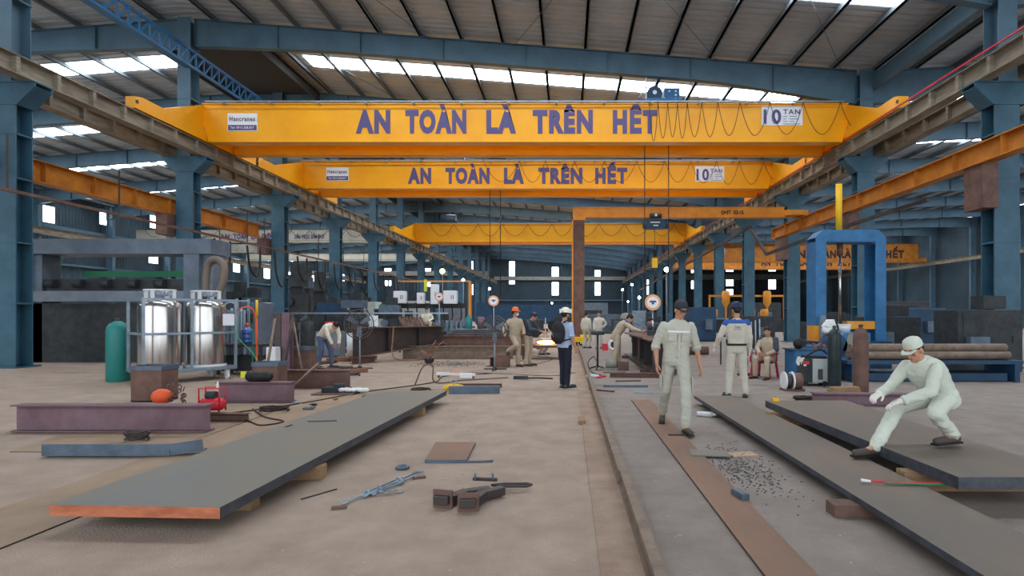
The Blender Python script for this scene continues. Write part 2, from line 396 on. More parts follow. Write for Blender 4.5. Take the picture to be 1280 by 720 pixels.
# sag rods and cross bracing below the roof
for x0, x1, y0, y1 in ((-9.6,-6,17.3,25.2),(-2.4,1.2,25.2,17.3),(1.2,6.6,17.3,25.2),(6.6,12,17.3,25.2),(-6,-9.6,25.2,17.3),(4.8,8.4,25.2,33.2),(-13.2,-9.6,25.2,33.2)):
    b = MB(); b.cyl((x0,y0,zroof(x0)-.34),(x1,y1,zroof(x1)-.34),.014,n=6); struct('roof_brace_rod', b, 'purlin')
# far wall: girts, tall slit windows
b = MB(); b.b2(XL,XR,YEND-.5,YEND-.1,9.3,10.1); struct('trim_1', b, 'conc')
b = MB(); b.b2(XL,XR,YEND-.4,YEND-.1,4.6,4.9); struct('trim_2', b, 'rafter')
def pane(x, y, w_, h_, Y, wall='far'):
    global n
    n += 1; s = F/Y; X = (x-CX)/s; Z = H-(y-CY)/s; hw, hh = w_/2/s, h_/2/s
    fr = MB(); fr.b2(X-hw-.12,X+hw+.12,Y-.06,Y,Z-hh-.12,Z+hh+.12); o = struct('window_%d' % n, fr, 'rafter')
    p = MB(); p.b2(X-hw,X+hw,Y-.09,Y-.06,Z-hh,Z+hh); p.build('pane', 'day', o)
for a in ((589,334,5,15),(589,362,5,13),(640,336,7,18),(640,353,7,4),(694,340,8,12),(694,361,8,16),(747,342,7,8),(747,361,7,16),(809,357,4,22)):
    pane(*a, YEND)
for a in ((485,339,8,7),(485,354,8,6),(535,339,7,7),(535,355,6,6),(868,356,8,10),(868,338,8,6),(912,353,9,9),(912,337,9,5),(912,366,8,9),(965,355,9,13),(965,337,9,4),(1020,355,9,10),(1075,353,8,10)):
    pane(*a, YEND)
def spane(px, py, w_, h_):
    global n
    n += 1; Y = XWL*F/(px-CX); Z = H-(py-CY)*Y/F; dy = w_*Y*Y/(abs(XWL)*F)/2; dz = h_*Y/F/2
    fr = MB(); fr.b2(XWL,XWL+.06,Y-dy-.12,Y+dy+.12,Z-dz-.12,Z+dz+.12); o = struct('window_%d' % n, fr, 'rafter')
    p = MB(); p.b2(XWL+.06,XWL+.09,Y-dy,Y+dy,Z-dz,Z+dz); p.build('pane', 'day', o)
for a in ((193,277,12,17),(191,323,11,12),(295,332,8,16),(332,323,7,6),(333,339,7,18),(363,324,5,5),(363,346,6,17),(391,323,4,4),(391,347,5,16),(416,344,4,9),(428,347,4,8),(60,268,14,20),(60,318,14,16),(130,272,12,18)):
    spane(*a)
# left bay inner girts
b = MB(); b.b2(XWL+.1,XWL+.4,40,128,9.2,9.5); struct('trim_3', b, 'rafter')
b = MB(); b.b2(XWL+.1,XWL+.4,40,128,6.0,6.2); struct('trim_4', b, 'rafter')
b = MB(); b.b2(XR+1,XWR,YEND-.5,YEND-.1,9.4,10.6); struct('trim_5', b, 'conc')
b = MB(); b.b2(XWL,XL-1,YEND-.5,YEND-.1,10.3,11.3); struct('trim_6', b, 'conc')
b = MB(); b.b2(1.2,9,YEND-.2,YEND-.05,0,4.2); struct('door_1', b, 'grey')  # lit door opening painted as a lighter grey panel
# ================================================================== OVERHEAD CRANES
def sag_cable(xs_, ztop, depth, y, parent, r=.014):
    for i in range(len(xs_)-1):
        x0, x1 = xs_[i], xs_[i+1]; pts = []
        dp = depth[i] if isinstance(depth,(list,tuple)) else depth
        for k in range(17):
            t = k/16; u = 2*t-1; pts.append((x0+(x1-x0)*(.5+.5*math.copysign(abs(u)**1.35,u)), y, ztop-dp*(1-abs(u)**2.6)))
        m_ = MB(); m_.tube(pts, r, 5); m_.build('festoon_cable', 'cable', parent)
def crane(label, y1, gap, z0, hgt, xl, xr, mats, words, cap, ycar, board=None, ten=None, fest=None, hoist=None, group=None, car='yellow'):
    t = thing('overhead_crane', label, 'crane', (0,y1,z0), 0, group)
    def girder(y, nm):
        b = MB(); ch = .55*hgt
        pr = [(xl,hgt),(xr,hgt),(xr,ch),(xr-.25,0),(xl+.25,0),(xl,ch)]
        b.prism(pr, y, y+.02); b.prism(pr, y+.42, y+.44)
        b.b2(xl,xr,y-.06,y+.5,hgt-.02,hgt+.03); b.b2(xl+.25,xr-.25,y-.05,y+.49,-.03,.0)
        b.b2(xl,xl+.02,y,y+.44,ch,hgt); b.b2(xr-.02,xr,y,y+.44,ch,hgt)
        return b.build(nm, mats, t)
    girder(0, 'girder'); 
    if gap: girder(gap, 'girder')
    b = MB(); 
    for k in range(int((xr-xl)/2.05)): b.b2(xl+1+k*2.05-.02,xl+1.04+k*2.05,-.32,0,hgt-.06,hgt-.02)
    b.b2(xl+.3,xr-.3,-.33,-.28,hgt-.02,hgt+.03); b.build('cable_track', 'galv', t)
    b = MB(); b.b2(xl,xr,-.012,0,hgt-.23,hgt-.215); b.build('weld_seam', car, t)
    for X in (xl-.02, xr+.02):
        e = MB(); ya, yb = ycar; z = 9.08-z0
        e.prism([(ya,z),(yb,z),(yb,z+.42),(yb-.3,z+.5),(ya+.3,z+.5),(ya,z+.42)], X-.18, X+.18, 'X'); o = e.build('end_carriage', car, t)
        g_ = MB(); g_.prism([(ya*.68,.42),(0,hgt-.04),(0,.12),(ya*.68,.12)], X-.08, X+.08, 'X'); g_.build('end_gusset', car, t)
        w_ = MB()
        for yy in (ya+.35, yb-.35): w_.cyl((X-.06,yy,z+.02),(X+.06,yy,z+.02),.16)
        w_.build('carriage_wheels', 'darksteel', o)
        e = MB(); e.cyl((X-.2,ya+.08,z+.25),(X+.2,ya+.08,z+.25),.07); e.build('buffer', 'darksteel', o)
    s = F/y1
    for wd, x0, x1 in words: text_part(wd, (x0-CX)/s, (x1-CX)/s, H-(cap[1]-CY)/s-z0, H-(cap[0]-CY)/s-z0, -.01, t)
    return t
def board(t, y1, z0, x0, x1, ya, yb, kind):
    s = F/y1; X0, X1 = (x0-CX)/s, (x1-CX)/s; Z1, Z0 = H-(ya-CY)/s-z0, H-(yb-CY)/s-z0; h_ = Z1-Z0; w_ = X1-X0
    b = MB(); b.b2(X0,X1,-.03,0,Z0,Z1); o = b.build('sign_board', 'white', t)
    if kind == 'maker':
        q = MB(); q.b2(X0+.02*w_,X1-.02*w_,-.04,-.03,Z0+.04*h_,Z0+.34*h_); q.build('blue_band', 'navy', o)
        text_part('Hancranes', X0+.07*w_, X1-.07*w_, Z0+.56*h_, Z0+.84*h_, -.035, o, 'ink', 'lettering', .01)
        text_part('Tel: 0913.208.817', X0+.1*w_, X1-.1*w_, Z0+.12*h_, Z0+.26*h_, -.045, o, 'white', 'lettering', .02)
    else:
        text_part('10', X0+.04*w_, X0+.47*w_, Z0+.1*h_, Z0+.84*h_, -.035, o, 'navy', 'lettering', .03)
        text_part('TAN', X0+.52*w_, X1-.07*w_, Z0+.58*h_, Z0+.84*h_, -.035, o, 'navy', 'lettering', .015)
        q = MB()
        for j, (a0, a1) in enumerate(((.52,.62),(.68,.85),(.52,.6),(.68,.9),(.52,.63),(.68,.8),(.52,.93))):
            zz = Z0+(.46-.13*(j//2))*h_; q.b2(X0+a0*w_,X0+a1*w_,-.034,-.03,zz-.015*h_,zz+.02*h_)
        q.build('fine_print', 'grey', o)
def hook_ropes(xs_, ztop, zbot, y, parent=None):
    for x in xs_:
        b = MB(); b.cyl((x,y,ztop),(x,y,zbot),.022,n=6); b.build('hoist_rope', 'cable', parent)
y1, z1_ = 25.0, 9.08
s1 = F/y1
c1 = crane('nearest yellow overhead crane with large navy lettering above the shop floor', y1, 2.0, z1_, 1.63, -15.86, 12.16, 'yellow',
  [('AN',445,488),('TOÀN',507,583),('LÀ',608,645),('TRÊN',666,741),('HẾT',766,821)], (138,165), (-4.1,4.2))
board(c1, y1, z1_, 285, 322, 142, 164, 'maker'); board(c1, y1, z1_, 952, 1003, 133, 157, 'ten')
fx = [(v-CX)/s1 for v in (810,821,833,845,857,875,895,922,959,1000,1046,1090)]
sag_cable(fx, 1.58, [1.65,1.54,1.48,1.54,1.48,1.48,1.42,1.42,1.37,1.37,1.25], -.34, c1)
# trolley and hoist drum of the near crane
tr = thing('hoist_trolley', 'blue hoist trolley with round motor riding on top of the nearest crane', 'hoist', (0,26.1,10.76)); tr.scale = (1.14,1.0,1.14)
b = MB(); b.b2(3.0,4.35,-1,1.0,.1,.22); b.b2(3.75,4.35,-.5,.3,.2,.78); 
b.build('trolley_frame', 'press', tr); b = MB(); b.cyl((3.35,-.75,.48),(3.35,.2,.48),.3,n=18); b.build('motor', 'blued', tr)
b = MB(); b.cyl((3.35,-.78,.52),(3.35,-.75,.52),.08); b.cyl((3.75,-.52,.35),(3.75,-.5,.35),.06)
for q in ((3.95,.65),(4.2,.65),(4.2,.5),(4.2,.36),(4.0,.3)): b.b2(q[0]-.035,q[0]+.035,-.52,-.5,q[1]-.03,q[1]+.03)
b.build('white_markings', 'white', tr)
b = MB(); b.b2(2.98,3.03,-.9,-.84,0,1.05); b.bar((3.0,-.87,.7),(2.6,-.87,.1),.03); b.build('stay_post', 'galv', tr)
for x in (3.05, 4.0):
    b = MB(); b.cyl((x,0,.1),(x,0,-8.0),.02,n=6); b.build('hoist_rope', 'cable', tr)
y2 = 34.2; s2 = F/y2
c2 = crane('second yellow overhead crane with navy lettering, just behind the nearest one', y2, 2.2, 9.08, 1.57, -15.86, 12.16, 'yellow',
  [('AN',510,539),('TOÀN',557,612),('LÀ',630,655),('TRÊN',673,728),('HẾT',744,784)], (210,228.5), (-5.2,5.0))
board(c2, y2, 9.08, 408, 436, 209.5, 226, 'maker'); board(c2, y2, 9.08, 869, 905, 208, 227, 'ten')
sag_cable([(v-CX)/s2 for v in (605,650,682,718,755,795,830,862,894,922,952,985)], 1.52, [1.2,1.25,1.25,1.25,1.25,1.25,1.25,1.3,1.37,1.37,1.25], -.34, c2)
tr = thing('hoist_trolley', 'small dark hoist trolley on top of the second crane', 'hoist', (0,35.4,10.69)); tr.scale = (1.17,1.1,1.17)
b = MB(); b.b2(-4.4,-2.9,-1,1.2,.0,.12); b.build('trolley_frame', 'blued', tr); b = MB(); b.cyl((-4.1,-.4,.3),(-3.2,-.4,.3),.16); b.build('motor', 'darksteel', tr)
for x in (-4.1,-3.55):
    b = MB(); b.cyl((x,0,.1),(x,0,-6.8),.022,n=6); b.build('hoist_rope', 'cable', tr)
y3 = 59.3; s3 = F/y3
c3 = crane('third yellow overhead crane, plain and farthest down the middle bay', y3, 2.0, 9.08, 1.85, -15.86, 12.16, 'yellow', [], (0,0), (-7.5,6.0))
sag_cable([(v-CX)/s3 for v in (538,568,598,628,660,690,716,748,780,812,842,868)], 1.78, 1.25, -.34, c3, .02)
tr = thing('hoist_trolley', 'dark hoist with silver drum on the third crane', 'hoist', (0,60.4,10.98)); tr.scale = (1.14,1.0,1.1)
b = MB(); b.b2(-12.2,-10.0,-1,1,-.02,.2); b.build('trolley_frame', 'darkmach', tr); b = MB(); b.cyl((-11.6,-.5,.5),(-10.2,-.5,.5),.4); b.build('drum', 'bluesteel', tr)
for g, yy, hh, zz, lab in (('', 60.0, 1.25, 9.08, 'cream overhead crane with navy lettering in the left bay'), ('', 80.6, .95, 9.08, 'plain cream overhead crane behind the lettered one in the left bay')):
    wds = [('AN',275,287),('TOÀN',292,310),('LÀ',314,323),('TRÊN',327,341)] if yy == 60 else []
    sx = F/yy
    c = thing('overhead_crane', lab, 'crane', (0,yy,zz))
    b = MB(); b.b2(-45,-17.3,0,.4,0,hh); b.b2(-45,-17.3,-.06,.46,hh,hh+.04); b.build('girder', 'cream', c)
    b = MB(); b.b2(-45,-17.3,-.03,0,.16,.2); b.build('weld_seam', 'runway', c)
    for wd, x0, x1 in wds: text_part(wd, (x0-CX)/sx, (x1-CX)/sx, .35, .88, -.01, c)
    if wds:
        text_part('CẨU TRỤC DẦM ĐÔI', (368-CX)/sx, (405-CX)/sx, .4, .78, -.01, c)
        text_part('TỔNG CÔNG TY CẦU TRỤC', (208-CX)/sx, (258-CX)/sx, .3, .6, -.01, c)
        sag_cable([-44+1.9*i for i in range(14)], hh, .7, -.1, c, .02)
for yy, hh, zz, lab, wds, cap in ((83.0,2.62,9.08,'yellow overhead crane with dark lettering in the right bay behind the blue press', [('AN',985,1007),('TOÀN',1013,1045),('LÀ',1050,1064),('TRÊN',1070,1101),('HẾT',1107,1130)], (313,322)),
        (96.0,2.2,9.08,'yellow overhead crane half hidden behind the other one in the right bay', [('AN',951,963),('TOÀN',969,992),('LÀ',999,1009),('TRÊN',1018,1040),('HẾT',1047,1064)], (323.5,332))):
    sx = F/yy
    c = thing('overhead_crane', lab, 'crane', (0,yy,zz))
    b = MB(); b.b2(14.2,50.5,0,.4,0,hh); b.b2(14.2,50.5,-.08,.48,hh,hh+.04); b.b2(14.2,50.5,-.08,.48,-.04,0); b.build('girder', 'orange', c)
    b = MB(); b.b2(14.2,50.5,-.02,0,.1,.14); b.build('weld_seam', 'rust', c)
    for X_ in (14.0, 50.6): b = MB(); b.b2(X_-.15,X_+.15,-1.5,2.2,0,.5); b.build('end_carriage','orange',c)
    for wd, x0, x1 in wds: text_part(wd, (x0-CX)/sx, (x1-CX)/sx, H-(cap[1]-CY)/sx-zz, H-(cap[0]-CY)/sx-zz, -.01, c, 'ink')
    if yy == 83: 
        b = MB(); b.b2(21.1,22.6,-.03,0,1.1,2.05); o = b.build('sign_board', 'white', c); b = MB(); b.b2(21.15,22.55,-.04,-.03,1.15,1.4); b.build('blue_band','navy',o)
# semi-gantry crane: leg on the floor rail, beam to the orange runway
sg = thing('semi_gantry_crane', 'yellow semi-gantry crane, its rusty leg rolling on the floor rail', 'crane', (0,30,0))
b = MB(); b.b2(.25,11.2,-.18,.18,6.62,7.12); b.b2(.25,11.2,-.25,.25,6.6,6.63); b.b2(.25,11.2,-.25,.25,7.1,7.13); b.b2(11.2,12.3,-.5,.5,6.68,6.95); b.build('girder', 'yellow2', sg)
text_part('Q=3T  X2-12', (900-CX)/24, (928-CX)/24, 6.78, 6.96, -.19, sg, 'ink')
b = MB()
b.b2(.25,.85,-.25,-.22,.35,6.6); b.b2(.25,.85,.22,.25,.35,6.6); b.b2(.55,.58,-.22,.22,.35,6.6); b.build('leg', 'rust', sg)
b = MB(); b.b2(.2,.27,-.27,.27,.6,6.6); b.b2(.2,.9,-.27,.27,6.45,6.6); b.build('yellow_leg_edge', 'yellow2', sg)
b = MB(); b.b2(.25,.9,-.9,.9,.18,.42); b.build('bogie', 'yel', sg)
b = MB(); 
for yy in (-.6,.6): b.cyl((.42,yy,.2),(.62,yy,.2),.15)
b.build('bogie_wheels', 'darksteel', sg); b = MB(); b.cyl((.62,-.55,.38),(1.2,-.55,.38),.18); b.build('drive_motor', 'yel', sg)
hb = thing('electric_hoist', 'dark blue electric hoist hanging under the semi-gantry beam', 'hoist', (0,30,0))
b = MB(); b.b2(4.05,5.0,-.3,.1,6.0,6.48); b.cyl((3.9,-.1,6.22),(5.2,-.1,6.22),.2); b.build('hoist_body', 'blued', hb)
b = MB(); b.cyl((4.2,-.42,6.64),(4.8,-.42,6.64),.14); b.build('motor', 'darkmach', hb); b = MB(); b.cyl((4.5,-.58,6.66),(4.5,-.55,6.66),.07)
b.b2(4.25,4.75,-.31,-.3,6.3,6.36); b.b2(4.4,4.65,-.31,-.3,6.14,6.2); b.build('white_markings', 'white', hb)
b = MB(); b.cyl((4.5,-.1,6.0),(4.5,-.1,4.5),.015,n=6); b.build('hoist_rope', 'cable', hb)
b = MB(); b.b2(4.36,4.64,-.16,-.04,4.0,4.5); b.build('hook_block', 'yel', hb)
b = MB(); b.tube(curvepts([(4.5,-.1,4.0),(4.5,-.1,3.85),(4.6,-.1,3.7),(4.5,-.1,3.58),(4.4,-.1,3.68)]), .035); b.build('hook', 'darksteel', hb)
# orange side runway on the right, with stubs, and the one in the left bay
t = thing('orange_runway_beam', 'weathered orange runway beam along the right column row', 'beam', (12.2,0,6.0))
b = MB(); b.b2(-.2,.2,5,34,.0,.03); b.b2(-.2,.2,5,34,.57,.6); b.b2(-.01,.01,5,34,.03,.57)
for k in range(15): b.b2(-.18,.18,6+2*k-.01,6+2*k+.01,.03,.57)
b.build('beam_body', 'orange', t); b = MB(); b.b2(-.03,.03,5,34,.6,.66); b.build('beam_rail', 'darksteel', t)
for yy in (17.2,25.2,33.2):
    b = MB(); b.b2(-.1,.35,yy-.4,yy+.4,-1.3,0); b.build('beam_bracket', 'rust', t)
t = thing('orange_runway_beam', 'orange runway beam bracketed to the left column row below the ceiling', 'beam', (-17.4,0,5.9))
b = MB(); b.b2(-.2,.2,12,32.4,.0,.03); b.b2(-.2,.2,12,32.4,.67,.7); b.b2(-.01,.01,12,32.4,.03,.67); 
for k in range(10): b.b2(-.18,.18,13+2*k-.01,13+2*k+.01,.03,.67)
b.build('beam_body', 'orange', t)
for yy in (25.2,33.2):
    b = MB(); b.b2(-.15,.35,yy-.4-.3,yy+.1,-.9,0); b.build('beam_bracket', 'rust', t)
# low monorail with hanging hoses in the left column row, inclined conduits on the right
t = thing('cable_rail', 'thin dark cable rail slung from hangers along the left columns', 'rail', (-15.6,0,5.0))
b = MB(); b.b2(-.04,.04,14,70,0,.09); b.build('rail_bar', 'rust', t)
for k in range(9):
    b = MB(); b.b2(-.02,.02,16+4*k,16.04+4*k,.08,1.6); b.build('hanger', 'darksteel', t)
for k in range(14):
    Y = 26+2.6*k; L = 1.4+.8*random.random()
    h_ = thing('hanging_hose', ['looped black welding hose hanging from the left cable rail'][0], 'hose', (-15.6,Y,5.0), 0, 'hoses hanging from the left cable rail')
    b = MB(); b.tube(curvepts([(0,-.6,-.06),(.05,-.45,-L*.7),(.1,0,-L),(.05,.45,-L*.7),(0,.6,-.06)],6), .05, 6); b.build('hose_loop', 'black', h_)
t = thing('cable_conduit', 'long dark cable conduit slung along the right columns with a knee', 'conduit', (0,0,0))
b = MB(); p = [P(1120,262,22), P(1000,302,26), P(958,318,28), P(937,284,30), P(880,318,38), P(800,362,60)]
for i in range(len(p)-1): b.bar(p[i],p[i+1],.12,.12)
b.build('conduit_run', 'darksteel', t)
b = MB(); b.bar(P(1160,250,20.5), P(1120,262,22), .12); b.build('conduit_end', 'darksteel', t)
# pale runway walkway pieces in side bays
t = thing('service_beam', 'short pale grey beam hanging across the left bay below the cream crane', 'beam', (0,0,0))
b = MB(); pa = P(270,311,48); pb = P(335,311,48); b.bar(pa, pb, .5, .7); 
b.build('beam_body', 'conc', t); b = MB(); b.bar(pa+Vector((.3,0,.3)), pa+Vector((.3,0,2.6)), .06); b.bar(pb+Vector((-.3,0,.3)), pb+Vector((-.3,0,2.6)), .06); b.build('hanger_rods', 'darksteel', t)
# ================================================================== PEOPLE
def remesh(b, name, mats, vox, smooth=3, wr=0.0, wf=7.0, seed=0.0, flat=None):
    """fuse overlapping closed pieces into one continuous surface, relax it, then crease it like cloth"""
    me = b.mesh('tmp', mats); o = bpy.data.objects.new('tmp', me); C.objects.link(o)
    m = o.modifiers.new('r','REMESH'); m.mode = 'VOXEL'; m.voxel_size = vox; m.use_smooth_shade = True
    if smooth: s = o.modifiers.new('s','SMOOTH'); s.factor = .5; s.iterations = smooth
    bpy.context.view_layer.update(); dg = bpy.context.evaluated_depsgraph_get()
    out = bpy.data.meshes.new_from_object(o.evaluated_get(dg)); out.name = name
    bpy.data.objects.remove(o); bpy.data.meshes.remove(me)
    if wr:
        ns = [v.normal.copy() for v in out.vertices]
        for v, nn in zip(out.vertices, ns):
            p = v.co
            q = Vector((p.x*wf+seed, p.y*wf, p.z*wf*1.5+p.x*wf*.8))
            k = noise.noise(q)+.5*noise.noise(q*2.1)
            k = -abs(k)+.25
            v.co = p+nn*k*wr
    return out
def obj_of(me, name, parent=None):
    o = bpy.data.objects.new(name, me); C.objects.link(o); o.parent = parent
    return o
def merge(meshes, name):
    bm = bmesh.new()
    for m in meshes: bm.from_mesh(m)
    me = bpy.data.meshes.new(name); bm.to_mesh(me); bm.free()
    for m in meshes[0].materials: me.materials.append(m)
    me.polygons.foreach_set('use_smooth', [True]*len(me.polygons)); return me
J0 = dict(pelvis=(0,.0,.95), chest=(0,-.0,1.27), neck=(0,.01,1.46), head=(0,-.015,1.62),
  hipR=(-.09,0,.92), hipL=(.09,0,.92), kneeR=(-.10,-.02,.49), kneeL=(.10,-.02,.49), ankR=(-.11,.03,.09), ankL=(.11,.03,.09),
  toeR=(-.14,-.15,.03), toeL=(.14,-.15,.03), shR=(-.175,.01,1.385), shL=(.175,.01,1.385), elR=(-.24,.03,1.13), elL=(.24,.03,1.13),
  wrR=(-.25,-.04,.88), wrL=(.25,-.04,.88), look=(0,-1,0))
def hand(b, w, d, pn, side, curl, k=1.0):
    """palm, four unequal bent fingers and a thumb. d: to the fingertips, pn: palm side, side: thumb side"""
    d = d.normalized(); pn = (pn-d*pn.dot(d)).normalized(); side = (side-d*side.dot(d)-pn*side.dot(pn)).normalized()
    for i, off in enumerate((.030,.010,-.010,-.029)):
        kn = w+d*(.092-.004*abs(i-1))*k+side*off*k
        b.cap(w+side*off*.6*k+d*.012, kn, .0145*k, .0115*k, 8)
        L = (.070,.078,.073,.058)[i]*k; p = kn; dr = d.copy(); r = .0092*k
        for j, f in enumerate((.45,.31,.24)):
            a = curl*(.5+.35*j)+i*.05; dr = (d*math.cos(a*(j+1)*.8)+pn*math.sin(a*(j+1)*.8)).normalized()
            q = p+dr*L*f; b.cap(p, q, r, r*.92, 8); p = q; r *= .92
    t0 = w+d*.028*k+side*.026*k; t1 = t0+(d*.55+side*.75+pn*.25).normalized()*.036*k; t2 = t1+(d*.9+side*.25+pn*.35).normalized()*.030*k; t3 = t2+(d*.95+pn*.3).normalized()*.024*k
    b.cap(w+d*.01, t0, .016*k, .015*k, 8); b.cap(t0, t1, .0145*k, .0115*k, 8); b.cap(t1, t2, .0112*k, .010*k, 8); b.cap(t2, t3, .010*k, .0085*k, 8)
def person(label, loc, rz=0.0, h=1.72, J=None, shirt='shirt', trous='trous', vox=.016, sleeve='long', hat=None, hatmat='cap', glove=False, shoe='shoe',
           curl=.5, hemz=.0, wr=.008, extras=None, mask=False, collar=True, belt=False, hairlong=False, seed=0, group=None, palm=None):
    k = h/1.72; j = dict(J0); j.update(J or {}); j = {a: Vector(v) for a, v in j.items()}
    look = j.pop('look').normalized()
    j = {a: v*k for a, v in j.items()}
    sp = (j['hipL']-j['hipR']); sp.z *= .5; sp.normalize(); sc_ = (j['shL']-j['shR']).normalized()
    upP = (j['chest']-j['pelvis']).normalized(); upC = (j['neck']-j['chest']).normalized()
    fP = upP.cross(sp).normalized(); fC = upC.cross(sc_).normalized()     # points backwards (+Y when facing -Y)
    def torso(b, g, full=True, base=-.02, top=1.0):
        secs = []
        def S(p, t, rx, ry): s_ = sp.lerp(sc_, t).normalized(); f_ = fP.lerp(fC, t).normalized(); secs.append((p, s_, f_, (rx+g)*k, (ry+g)*k))
        pe, ch, ne = j['pelvis'], j['chest'], j['neck']
        S(pe+upP*base*k, 0, .150, .105); S(pe.lerp(ch,.3), .3, .148, .105); S(pe.lerp(ch,.65), .65, .158, .112); S(ch, 1, .170, .118)
        S(ch.lerp(ne,.45), 1, .172, .106); S(ch.lerp(ne,.68), 1, .150, .088); S(ch.lerp(ne,.84), 1, .105, .070); S(ch.lerp(ne,.95), 1, .068, .060); S(ne, 1, .058, .056)
        b.loft(secs)
    # ---- body
    b = MB(); torso(b, 0); pe = j['pelvis']
    b.loft([(pe+upP*.04*k,sp,fP,.15*k,.11*k),(pe-upP*.05*k,sp,fP,.155*k,.115*k),(pe-upP*.12*k,sp,fP,.13*k,.10*k)])
    for s in 'RL':
        b.cap(j['hip'+s], j['knee'+s], .078*k, .052*k); b.cap(j['knee'+s], j['ank'+s], .05*k, .034*k); b.cap(j['ank'+s], j['toe'+s], .034*k, .024*k)
        b.cap(j['sh'+s], j['el'+s], .05*k, .038*k); mid = j['el'+s].lerp(j['wr'+s], .3); b.cap(j['el'+s], mid, .037*k, .038*k); b.cap(mid, j['wr'+s], .038*k, .025*k)
    b.cap(j['neck']-upC*.03*k, j['head']-Vector((0,0,.03)), .054*k, .050*k)
    main = remesh(b, 'body', 'skin', max(vox*.8,.010), 2)
    hd = j['head']; u = (hd-j['neck']); u = (u.normalized()+Vector((0,0,.5))).normalized()
    f = (look-u*look.dot(u)*.55).normalized(); u = (u-f*u.dot(f)).normalized(); sd = f.cross(u).normalized(); ax = (sd, f, u)
    def hp(a, bb, c): return hd+(sd*a+f*bb+u*c)*k
    b = MB(); b.ball(hp(0,-.008,.025), (.074*k,.094*k,.095*k), ax, 20, 14); b.ball(hp(0,.022,-.045), (.056*k,.066*k,.068*k), ax, 16, 10)
    b.ball(hp(0,.066,-.085), (.026*k,.02*k,.02*k), ax); b.cap(hp(0,.084,.012), hp(0,.103,-.028), .008*k, .014*k, 8)
    b.cap(hp(-.03,.078,.032), hp(.03,.078,.032), .012*k, .012*k, 8); b.cap(hp(-.012,.088,-.056), hp(.012,.088,-.056), .009*k, .009*k, 8)
    for s in (-1,1): b.ball(hp(s*.043,.06,-.02), (.02*k,.02*k,.022*k), ax); b.ball(hp(s*.077,-.004,-.01), (.010*k,.020*k,.032*k), ax)
    b.cap(hp(0,-.01,-.04), j['neck']+Vector((0,0,-.01)), .052*k, .054*k)
    head = remesh(b, 'head', 'skin', .0075 if vox > .012 else .0055, 2)
    parts = [main, head]; gl = []
    for s, sg in (('R',-1),('L',1)):
        w_ = j['wr'+s]; d = (w_-j['el'+s]).normalized()
        if palm and palm.get(s): d = Vector(palm[s][0]).normalized(); pn = Vector(palm[s][1]); th = Vector(palm[s][2])
        else:
            pn = -sc_*sg; th = Vector((0,-1,0))
            if abs(d.dot(th)) > .8: th = Vector((-sg,0,.3)); pn = Vector((0,0,-1))
        hb_ = MB(); hand(hb_, w_, d, pn, th, curl, k*1.02); parts.append(remesh(hb_, 'h', 'skin', .0055 if vox > .012 else .0045, 1))
        if glove: hg = MB(); hand(hg, w_, d, pn, th, curl, k*1.02*1.02); hg2 = MB(); 
        if glove:
            for q in hg.v: pass
            hg = MB(); 
            hand(hg, w_-d*.003, d, pn, th, curl, k*1.12); hg.cap(w_-d*.05, w_+d*.01, .038*k, .034*k); gl.append((s, remesh(hg, 'work_glove', 'glove', .006, 1, .003, 30)))
    me = merge(parts, 'body'); root = obj_of(me, 'person'); root.location = loc; root.rotation_euler = (0,0,rz)
    tag(root, label, 'person', group)
    for s, g in gl: obj_of(g, 'work_glove', root)
    # ---- face
    for s in (-1,1):
        b = MB(); b.ball(hp(s*.032,.083,.012), (.011*k,.006*k,.005*k), ax, 8, 6); b.build('eye', 'eye', root)
        b = MB(); b.cap(hp(s*.018,.092,.034), hp(s*.045,.082,.036), .004*k, .003*k, 6); b.build('eyebrow', 'hair', root)
    if not mask:
        b = MB(); b.cap(hp(-.019,.092,-.057), hp(.019,.092,-.057), .0055*k, .0055*k, 6); b.build('mouth', 'lip', root)
    else:
        b = MB(); b.ball(hp(0,.055,-.048), (.062*k,.058*k,.045*k), ax, 14, 10); b.build('face_mask', 'cloth', root)
    # ---- hair, hat
    b = MB(); b.ball(hp(0,-.014,.044), (.082*k,.097*k,.088*k), ax, 20, 12)
    if hairlong: b.ball(hp(0,-.04,.0), (.077*k,.07*k,.08*k), ax, 16, 10)
    else: b.ball(hp(0,-.045,.005), (.072*k,.06*k,.07*k), ax, 16, 10)
    b.build('hair', 'hair', root)
    if hat == 'cap':
        b = MB(); m3 = Matrix(ax).transposed()
        b.lathe([(.088*k,0),(.092*k,.012*k),(.090*k,.045*k),(.076*k,.078*k),(.045*k,.096*k),(.012*k,.102*k)], hp(0,-.008,.035), 24, m3)
        o = b.build('cap', hatmat, root)
        b = MB(); pts = [hp(.078*math.cos(t),.055+.10*math.sin(t),.038-.02*math.sin(t)-.012*abs(math.cos(t))) for t in [math.pi*i/12 for i in range(13)]]
        vs = pts+[p+u*.005 for p in pts]; m_ = len(pts)
        b.add(vs, [tuple(range(m_)), tuple(range(2*m_-1,m_-1,-1))]+[(i,i+m_,i+m_+1,i+1) for i in range(m_-1)]+[(0,m_-1,2*m_-1,m_)]); b.build('visor', hatmat, o)
    if hat == 'helmet':
        b = MB(); m3 = Matrix(ax).transposed()
        b.lathe([(.118*k,0),(.120*k,.006*k),(.106*k,.014*k),(.104*k,.04*k),(.094*k,.08*k),(.066*k,.112*k),(.03*k,.124*k),(.006*k,.127*k)], hp(0,0,.045), 28, m3)
        b.bar(hp(0,-.09,.14), hp(0,.05,.168), .02*k, .012*k); o = b.build('hard_hat', hatmat, root)
        b = MB(); pts = [hp(.095*math.cos(t),.07+.085*math.sin(t),.046) for t in [math.pi*i/12 for i in range(13)]]
        vs = pts+[p+u*.006 for p in pts]; m_ = len(pts)
